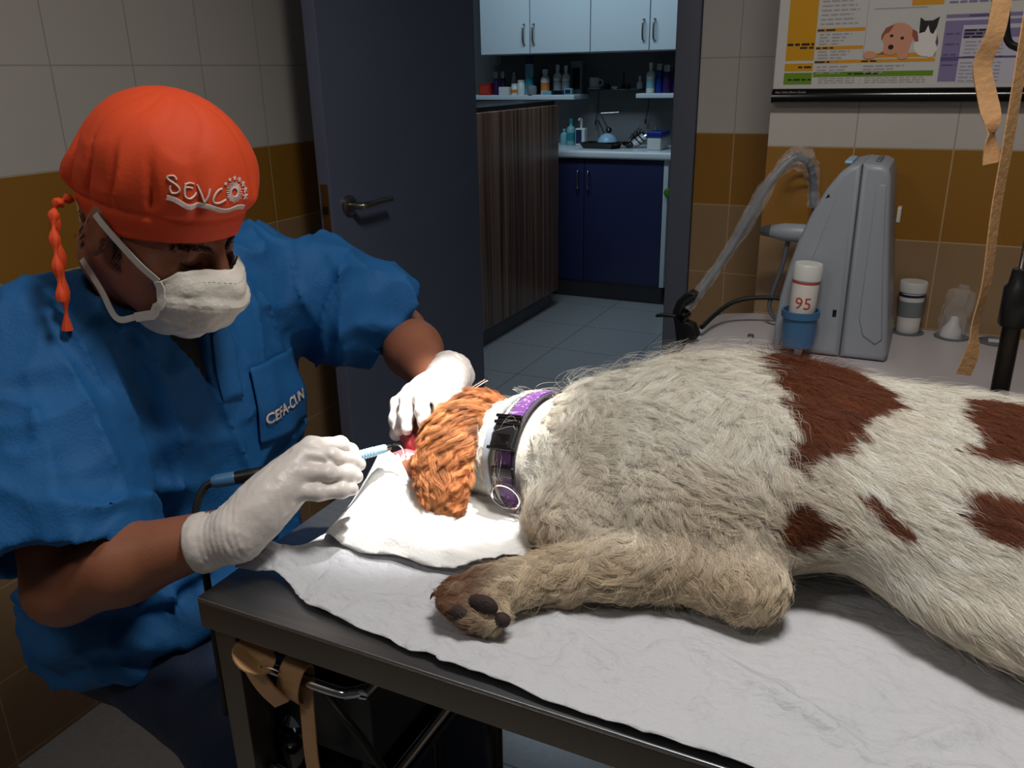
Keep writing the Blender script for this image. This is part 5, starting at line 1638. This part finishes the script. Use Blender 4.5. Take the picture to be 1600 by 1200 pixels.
def base_color(P, n=None):
    c = np.tile(C_W, (len(P), 1))
    leg = np.clip((.83 - P[:, 1]) / .12, 0, 1) * (P[:, 0] < -.02) + .55 * np.clip((.90 - P[:, 1]) / .08, 0, 1) * np.clip((.93 - P[:, 2]) / .03, 0, 1)
    leg = np.clip(leg * .75 + .22 * vnoise(P * 12), 0, 1)[:, None]
    c = c * (1 - leg) + C_CREAM * leg
    b = brown(P)
    cb = C_BR * (1 - .5 * (vnoise(P * 30)[:, None] * .5 + .5)) + C_BR2 * .5 * (vnoise(P * 30)[:, None] * .5 + .5)
    head = (P[:, 0] < -.44)[:, None]
    cb = np.where(head, cb * 1.25, cb)
    c = np.where(b[:, None], cb, c)
    # paw underside
    pw = np.clip((-.322 - P[:, 0]) / .03, 0, 1) * np.clip((.668 - P[:, 1]) / .025, 0, 1) * np.clip(.90 + .25 * vnoise(P * 90), 0, 1)
    c = c * (1 - pw[:, None]) + A_(*lin((124, 80, 56))) * pw[:, None]
    mz = ((P[:, 0] < -.535) & (P[:, 1] > .885))[:, None]
    c = np.where(mz, C_W, c)
    nk = ((P[:, 0] > -.470) & (P[:, 0] < -.40) & (P[:, 1] < .90))[:, None]
    c = np.where(nk, C_W, c)
    return c
def set_color(me, name, C, dom='POINT'):
    a = me.attributes.new(name, 'FLOAT_COLOR', dom)
    a.data.foreach_set('color', np.concatenate([C, np.ones((len(C), 1))], 1).astype(np.float32).ravel())
dog = np_mesh('dog', Vd, Fd, 'dog_skin', None, (0.0, .9, TZ))
set_color(dog.data, 'fcol', base_color(Vd) * .8)
tag(dog, 'white and chestnut long-haired dog lying on its side on the steel table', 'dog')

def make_fur(V, F, N, count, name, parent, dens, length, comb, color, lift=.35, wave=.25, clumps=4000, K=6, rad=.00016, cl=.55, seed=0, grav=.25, cv=.10, cj=.30, calm=None):
    rng = np.random.default_rng(seed)
    T = np.concatenate([F[:, [0, 1, 2]], F[:, [0, 2, 3]]])
    cen = V[T].mean(1)
    ar = np.linalg.norm(np.cross(V[T[:, 1]] - V[T[:, 0]], V[T[:, 2]] - V[T[:, 0]]), axis=1) * dens(cen, N[T[:, 0]])
    def sample(n):
        t_ = rng.choice(len(T), n, p=ar / ar.sum())
        r1, r2 = np.sqrt(rng.random(n)), rng.random(n)
        w_ = np.stack([1 - r1, r1 * (1 - r2), r1 * r2], 1)
        p = (V[T[t_]] * w_[:, :, None]).sum(1); nn = (N[T[t_]] * w_[:, :, None]).sum(1)
        return p, nn / np.linalg.norm(nn, axis=1, keepdims=True)
    def strands(p, nn, r, ls=1.0, dj=0.0):
        c = comb(p, nn) + (dj if calm is None else dj * calm(p)[:, None])
        c = c + .35 * np.stack([vnoise(p * 26 + 1), vnoise(p * 26 + 5), vnoise(p * 26 + 8)], 1) + r.normal(0, .10, p.shape)
        c = c - nn * (c * nn).sum(1, keepdims=True)
        c /= np.linalg.norm(c, axis=1, keepdims=True) + 1e-9
        L_ = length(p) * r.uniform(.7, 1.15, len(p)) * ls
        sm = np.ones(len(p)) if calm is None else calm(p)
        lf = lift * r.uniform(.6, 1.4, len(p)) * (.5 + .5 * sm)
        side = np.cross(nn, c)
        ph = vnoise(p * 14) * 6 + r.normal(0, .35, len(p))
        out = np.empty((len(p), K, 3))
        for k in range(K):
            u = k / (K - 1)
            h_ = lf * np.sin(min(u * 1.35, 1.0) * PI / 2) * .55 - grav * .30 * u * u * lf
            out[:, k] = p + L_[:, None] * (c * (u * .93) + nn * (h_)[:, None] * 1.0 + side * (wave * sm * .16 * np.sin(u * 5.5 + ph))[:, None]) - nn * .0008
            out[:, k, 2] -= grav * .12 * L_ * u * u
        return out
    g, gn = sample(clumps)
    cls = rng.uniform(.72, 1.2, clumps); cdj = rng.normal(0, cj, (clumps, 3)); ccv = rng.uniform(1 - cv, 1 + cv, (clumps, 1))
    G = strands(g, gn, rng, cls, cdj)
    p, nn = sample(count)
    kd = KDTree(clumps)
    for i, q in enumerate(g): kd.insert(q, i)
    kd.balance()
    gi = np.fromiter((kd.find(q)[1] for q in p), dtype=np.int64, count=count)
    S = strands(p, nn, rng, cls[gi], cdj[gi])
    u = np.linspace(0, 1, K)
    S = S + (G[gi] - S) * (cl * u ** 1.3)[None, :, None]
    S[:, :, 2] = np.maximum(S[:, :, 2], TZ + .004)
    C = np.clip(color(p, rng) * ccv[gi], 0, .95)
    cu = bpy.data.hair_curves.new(name)
    cu.add_curves([K] * count)
    cu.points.foreach_set('position', S.astype(np.float32).ravel())
    r_ = cu.attributes.get('radius') or cu.attributes.new('radius', 'FLOAT', 'POINT')
    rr_ = np.tile(rad * np.array([1.0, 1.0, .9, .75, .55, .2])[:K] if K == 6 else rad * np.linspace(1, .25, K), count)
    r_.data.foreach_set('value', rr_.astype(np.float32))
    a = cu.attributes.new('fcol', 'FLOAT_COLOR', 'CURVE')
    a.data.foreach_set('color', np.concatenate([C, np.ones((count, 1))], 1).astype(np.float32).ravel())
    cu.materials.append(MT['fur'])
    o = bpy.data.objects.new(name, cu)
    COL.objects.link(o)
    base = Vector(ORG[parent.name])
    if base.length:
        cu.points.foreach_set('position', (S - np.array(base)).astype(np.float32).ravel())
    o.parent = parent
    ORG[o.name] = tuple(base)
    return o
Nd = vnormals(Vd, Fd)
def dens_body(c, n):
    vis = np.clip(.55 - .9 * n[:, 1] + .9 * n[:, 2], .04, 1)
    vis = vis * np.where((c[:, 0] > .40), .15, 1)
    vis = vis * np.where((c[:, 0] < -.56) & (c[:, 1] < .90), .0, 1)
    vis = vis * np.where(c[:, 2] < TZ + .007, .05, 1)
    pawm = (c[:, 0] < -.345) & (c[:, 1] < .65) & (n[:, 1] < -.1)
    return vis * np.where(pawm, 1.6, 1)
def len_body(p):
    L_ = .038 + .009 * vnoise(p * 9)
    L_ = np.where(p[:, 0] < -.30, .034, L_)
    t_ = np.clip((p[:, 0] + .12) / .12, 0, 1)      # shorter, sleeker coat behind the shoulder
    L_ = L_ * (1 - .35 * t_)
    leg = np.clip((.82 - p[:, 1]) / .06, 0, 1) * np.clip((.02 - p[:, 0]) / .06, 0, 1)
    L_ = L_ * (1 - leg) + leg * (.019 + .008 * np.clip(vnoise(p * 20), 0, 1))
    cd = np.abs((p - A_(*CC)) @ (A_(*CN) / np.linalg.norm(CN)))
    L_ = np.where((cd < .021) & (p[:, 0] < -.3), .004, L_)
    L_ = np.where((p[:, 0] < -.30) & (p[:, 1] < .70), .013, L_)
    L_ = np.where((p[:, 0] < -.44), .014, L_)
    return L_
def comb_body(p, n):
    c = np.zeros_like(p)
    c[:, 0] = 1.0; c[:, 1] = -.55; c[:, 2] = -.35
    sh_ = np.clip(1 - np.abs(p[:, 0] + .22) / .14, 0, 1)
    c[:, 1] -= .7 * sh_; c[:, 0] -= .25 * sh_
    low = np.clip((.82 - p[:, 1]) / .07, 0, 1) * np.clip((.945 - p[:, 2]) / .03, 0, 1) * np.clip((.04 - p[:, 0]) / .06, 0, 1)
    w1 = (low * np.clip((-.12 - p[:, 0]) / .10, 0, 1))[:, None]
    w2 = (low * np.clip((p[:, 0] + .20) / .08, 0, 1))[:, None]
    w1 = w1 * (1 - .5 * w2)
    c = c * (1 - w1) * (1 - w2) + A_(-.75, -.45, -.35) * w1 + A_(.25, -.9, -.3) * w2
    hd = (p[:, 0] < -.44)[:, None]
    c = np.where(hd, A_(.6, .3, -.3), c)
    return c
def col_body(p, rng):
    c = base_color(p)
    b = rng.uniform(.82, 1.08, (len(p), 1)) * (1 + .16 * vnoise(p * A_(120, 260, 200))[:, None])
    return np.clip(c * b, 0, .95)
make_fur(Vd, Fd, Nd, 330000, 'fur', dog, dens_body, len_body, comb_body, col_body, seed=1, clumps=5500, rad=.00012, cl=.5, lift=.38, wave=1.1, cv=.12, calm=lambda p: 1 - .78 * np.clip((p[:, 0] + .15) / .10, 0, 1))
make_fur(Vd, Fd, Nd, 12000, 'stray_fur', dog, dens_body, lambda p: len_body(p) * 1.35, comb_body, col_body, seed=9, clumps=3000, rad=.00009, cl=.1, lift=.7, wave=1.4, calm=lambda p: 1 - .6 * np.clip((p[:, 0] + .15) / .10, 0, 1))

# ear flap, a part with its own long coat
ear_pts = [(-.488, .945, .950), (-.494, .912, .968), (-.502, .872, .968), (-.503, .832, .948), (-.494, .805, .915), (-.486, .792, .885)]
ear_w = [.022, .030, .034, .036, .034, .022]
def ear_sd(P):
    d = None
    for i in range(len(ear_pts) - 1):
        a, b = A_(*ear_pts[i]), A_(*ear_pts[i + 1])
        t_ = (b - a); ln = np.linalg.norm(t_); t_ /= ln
        x_ = A_(1, .12, 0); x_ -= t_ * (x_ @ t_); x_ /= np.linalg.norm(x_)
        n_ = np.cross(x_, t_)
        R = np.stack([x_, t_, n_], 1)
        e = s_ell(P, tuple((a + b) / 2), ((ear_w[i] + ear_w[i + 1]) / 2, ln * .95, .009), R)
        d = e if d is None else smin(d, e, .012)
    return d + .0015 * vnoise(P * 40)
Ve, Fe = surface_net(ear_sd, (-.60, .74, .865), (-.43, 1.0, 1.01), .004)
ear = np_mesh('ear', Ve, Fe, 'dog_skin', dog)
EAR_C = A_(*lin((186, 120, 74)))
def ear_color(p, rng=None):
    k = (.5 + .5 * vnoise(p * A_(330, 60, 60)))[:, None]
    k2 = (.5 + .5 * vnoise(p * A_(110, 35, 35) + 7))[:, None]
    c = EAR_C * (.35 + .75 * k + .55 * k2) + A_(.12, .07, .03) * k2 * k
    spot = np.exp(-(np.linalg.norm((p - A_(-.489, .784, .899)) / A_(.014, .022, .013), axis=1)) ** 2)[:, None]
    c = c * (1 - .85 * spot) + C_DK * .85 * spot
    if rng is not None:
        c = c * rng.uniform(.7, 1.2, (len(p), 1))
    return np.clip(c, 0, .95)
set_color(ear.data, 'fcol', ear_color(Ve) * .7)
Ne = vnormals(Ve, Fe)
def comb_ear(p, n):
    c = np.zeros_like(p)
    c[:, 1] = -1; c[:, 2] = np.where(p[:, 1] > .88, .05, -.75)
    c[:, 0] = .25 * vnoise(p * 30)
    return c
make_fur(Ve, Fe, Ne, 75000, 'fur', ear, lambda c, n: np.clip(.5 + .8 * n[:, 2] - .6 * n[:, 1], .05, 1), lambda p: .030 - .012 * np.clip((.80 - p[:, 1]) / .03, 0, 1), comb_ear, ear_color, seed=4, clumps=1100, lift=.34, wave=1.1, K=6, cl=.62, rad=.00011, cv=.45, cj=.28)

# mouth: gums, tongue, teeth, gauze
MT['gum'] = M('gum', (176, 66, 70), .25, sss=.0, var=.1, vscale=60)
MT['tongue'] = M('tongue', (190, 96, 100), .3, var=.08, vscale=90, bump=.2, bscale=300)
MT['mouth_dark'] = M('mouth_dark', (92, 30, 32), .4)
MT['tooth'] = M('tooth', (232, 226, 206), .2)
MT['pad_dark'] = M('pad_dark', (50, 36, 33), .75, bump=.3, bscale=500)
MT['lip_black'] = M('lip_black', (70, 46, 42), .35)
def sd_part(fn, lo, hi, h, name, mat, parent):
    V_, F_ = surface_net(fn, lo, hi, h)
    return np_mesh(name, V_, F_, mat, parent)
sd_part(lambda P: s_chain(P, [(-.548, .862, .912), (-.575, .872, .914), (-.598, .884, .916)], [.014, .015, .010], .008), (-.63, .83, .88), (-.52, .91, .95), .003, 'palate', 'gum', dog)
sd_part(lambda P: s_chain(P, [(-.545, .848, .908), (-.572, .838, .909), (-.588, .834, .908)], [.010, .011, .008], .008), (-.62, .81, .88), (-.52, .87, .94), .003, 'tongue', 'tongue', dog)
tm_ = MB()
for k in range(5):
    u = k / 4
    c = Vector((-.552 - .030 * u, .828 - .005 * u, .911 + .001 * u))
    tm_.lathe([(.0032, 0), (.0036, .003), (.0022, .007), (.0004, .009)], c, (-.1, .25, 1), 8)
tm_.build('lower_teeth', 'tooth', dog)
tm_ = MB()
for k in range(6):
    u = k / 5
    c = Vector((-.560 - .042 * u, .890 + .012 * u, .914))
    tm_.lathe([(.0032, 0), (.0036, .003), (.0022, .007), (.0004, .010)], c, (-.15, -1, .1), 8)
tm_.lathe([(.0038, 0), (.0038, .004), (.0026, .010), (.0005, .016)], (-.600, .899, .922), (-.15, -1, .1), 8)
tm_.build('upper_teeth', 'tooth', dog)
sd_part(lambda P: s_ell(P, (-.622, .920, .926), (.009, .010, .009)), (-.64, .90, .90), (-.60, .94, .95), .0025, 'nose', 'lip_black', dog)
# paw pads and claws
for c, r in (((-.3370, .6090, .8965), (.0165, .0075, .0105)), ((-.3590, .5990, .886), (.0145, .0070, .0090)), ((-.3180, .6120, .883), (.009, .007, .0080)), ((-.3800, .6100, .891), (.0075, .006, .0060))):
    sd_part(lambda P, c=c, r=r: s_ell(P, c, r) + .0008 * vnoise(P * 300), tuple(A_(*c) - .02), tuple(A_(*c) + .02), .0022, 'paw_pad', 'pad_dark', dog)
for c in ((-.397, .636, .884), (-.393, .616, .889)):
    MB().tube(spline([c, (c[0] - .004, c[1] - .002, c[2] - .001), (c[0] - .006, c[1] - .004, c[2] - .006)], 5), [.0034 - .0003 * i for i in range(11)], 8).build('claw', 'lip_black', dog)
# gauze in the mouth
def gz(P):
    d = s_ell(P, (-.578, .846, .898), (.016, .012, .012))
    d = smin(d, s_ell(P, (-.560, .838, .893), (.014, .010, .010)), .008)
    return d + .0035 * vnoise(P * 120) + .002 * vnoise(P * 260)
g_ = NT('gauze', .85)
g_.color(g_.mix(g_.math('GREATER_THAN', g_.noise(95, 3), .56), (232, 228, 222), (196, 70, 66)))
MT['gauze'] = g_.m
Vg, Fg = surface_net(gz, (-.61, .81, .87), (-.53, .88, .93), .0025)
tag(np_mesh('gauze_swab', Vg, Fg, 'gauze', None, (-.57, .84, .885)), 'small blood-spotted gauze swab tucked at the dog lower jaw', 'gauze')

# ------------------------------------------------------------------ collars
def ring_on(center, normal, ref, bvh, wd, off, n=96, tilt=0):
    """closed band round the neck: points cast inwards onto the coat"""
    nrm = Vector(normal).normalized()
    a = Vector(ref); a = (a - nrm * a.dot(nrm)).normalized(); b = nrm.cross(a)
    rows = []
    for sgn in (-1, 1):
        c = Vector(center) + nrm * (wd / 2 * sgn)
        row = []
        for k in range(n):
            an = 2 * PI * k / n
            dr = a * math.cos(an) + b * math.sin(an)
            h_, *_x = bvh.ray_cast(c + dr * .3, -dr, .3)
            r_ = (h_ - c).length if h_ is not None else .06
            row.append(r_)
        # smooth the radius
        for _ in range(12):
            row = [(row[k - 1] + row[k] + row[(k + 1) % n]) / 3 for k in range(n)]
        rows.append((c, row))
    mean = [(x + y) / 2 for x, y in zip(rows[0][1], rows[1][1])]
    return nrm, a, b, [(rows[0][0], mean), (rows[1][0], mean)], off
dog_bvh = bvh_of(Vd, Fd)
def band(parent, name, mat, center, normal, wd, off, th, ref=(0, 0, 1), frac=(0, 1), n=96):
    nrm, a, b, rows, _o = ring_on(center, normal, ref, dog_bvh, wd, off, n)
    vs = []
    rg_ = []
    k0, k1 = int(frac[0] * n), int(frac[1] * n)
    for k in range(k0, k1 + (0 if frac == (0, 1) else 1)):
        an = 2 * PI * k / n
        dr = a * math.cos(an) + b * math.sin(an)
        c0, r0 = rows[0][0], rows[0][1][k % n]
        c1 = rows[1][0]
        rg_.append([c0 + dr * (r0 + off), c1 + dr * (r0 + off), c1 + dr * (r0 + off + th), c0 + dr * (r0 + off + th)])
    m_ = MB()
    if frac == (0, 1):
        rg_.append(rg_[0])
        m_.rings(rg_, False, False)
    else:
        m_.rings(rg_)
    return m_.build(name, mat, parent), (nrm, a, b, rows)
pc = NT('collar_purple', .55)
w_n = pc.noise(160, 2); 
ln_ = pc.math('GREATER_THAN', w_n, .63)
pc.color(pc.mix(ln_, (86, 44, 104), (170, 120, 176)))
pc.bump(pc.noise(900, 2), .3, .001)
MT['collar_purple'] = pc.m
MT['collar_trim'] = M('collar_trim', (52, 42, 62), .6, bump=.3, bscale=800)
t = thing('dog_collar', CC, 'purple patterned dog collar with a black plastic buckle around the dog neck', 'collar')
band(t, 'webbing', 'collar_trim', CC, CN, .030, .006, .0022)
_o, (nr, ca, cb, crow) = band(t, 'patterned_strip', 'collar_purple', CC, CN, .020, .0083, .0008)
def on_ring(an, off, along=0.0):
    n = 96
    k = int(round(an / (2 * PI) * n)) % n
    dr = ca * math.cos(an) + cb * math.sin(an)
    r0 = crow[0][1][k]
    return Vector(CC) + nr * along + dr * (r0 + off), dr
# which way round the ring faces the camera side: angle measured from straight up towards -y
def ring_angle(y, z):
    v = Vector((0, y, z)); v = (v - nr * v.dot(nr)).normalized()
    return math.atan2(v.dot(cb), v.dot(ca)) % (2 * PI)
def on_frame(an, off):
    p, dr = on_ring(an, off)
    tg = nr.cross(dr)
    return Matrix.Translation(p) @ Matrix(((tg.x, nr.x, dr.x, 0), (tg.y, nr.y, dr.y, 0), (tg.z, nr.z, dr.z, 0), (0, 0, 0, 1)))
ba = ring_angle(-.72, .62)
Mf = on_frame(ba, .011)
b_ = MB().box((-.022, -.018, -.002), (.022, .018, .006), .003, Mf)
bk = b_.build('buckle', 'black_plastic', t)
MB().box((.003, -.010, .0055), (.017, .010, .0075), .002, Mf).build('release_button', 'black_gloss', bk)
for x in (-.020, -.012, .021):
    MB().box((x - .002, -.0195, .002), (x + .002, .0195, .0078), .0012, Mf).build('slot_bar', 'black_gloss', bk)
Mg = on_frame(ring_angle(-1, -.25), .010)
dr_ = MB()
dr_.tube([Mg @ Vector((.016 * math.cos(a_) * 1.0, .021 * math.sin(a_), .004 + .002 * math.cos(a_))) for a_ in (2 * PI * k / 30 for k in range(31))], .0019, 8)
dr_.build('d_ring', 'chrome', t)
MB().box((-.003, -.017, -.001), (.010, .017, .004), .002, on_frame(ring_angle(-1, .18), .010)).build('slider', 'black_plastic', t)
t = thing('flea_collar', (-.425, .89, .93), 'thin pale grey flea collar just in front of the purple collar', 'collar')
_o2, fr2 = band(t, 'band', 'grey_plastic', (-.425, .893, .920), CN, .009, .005, .003)
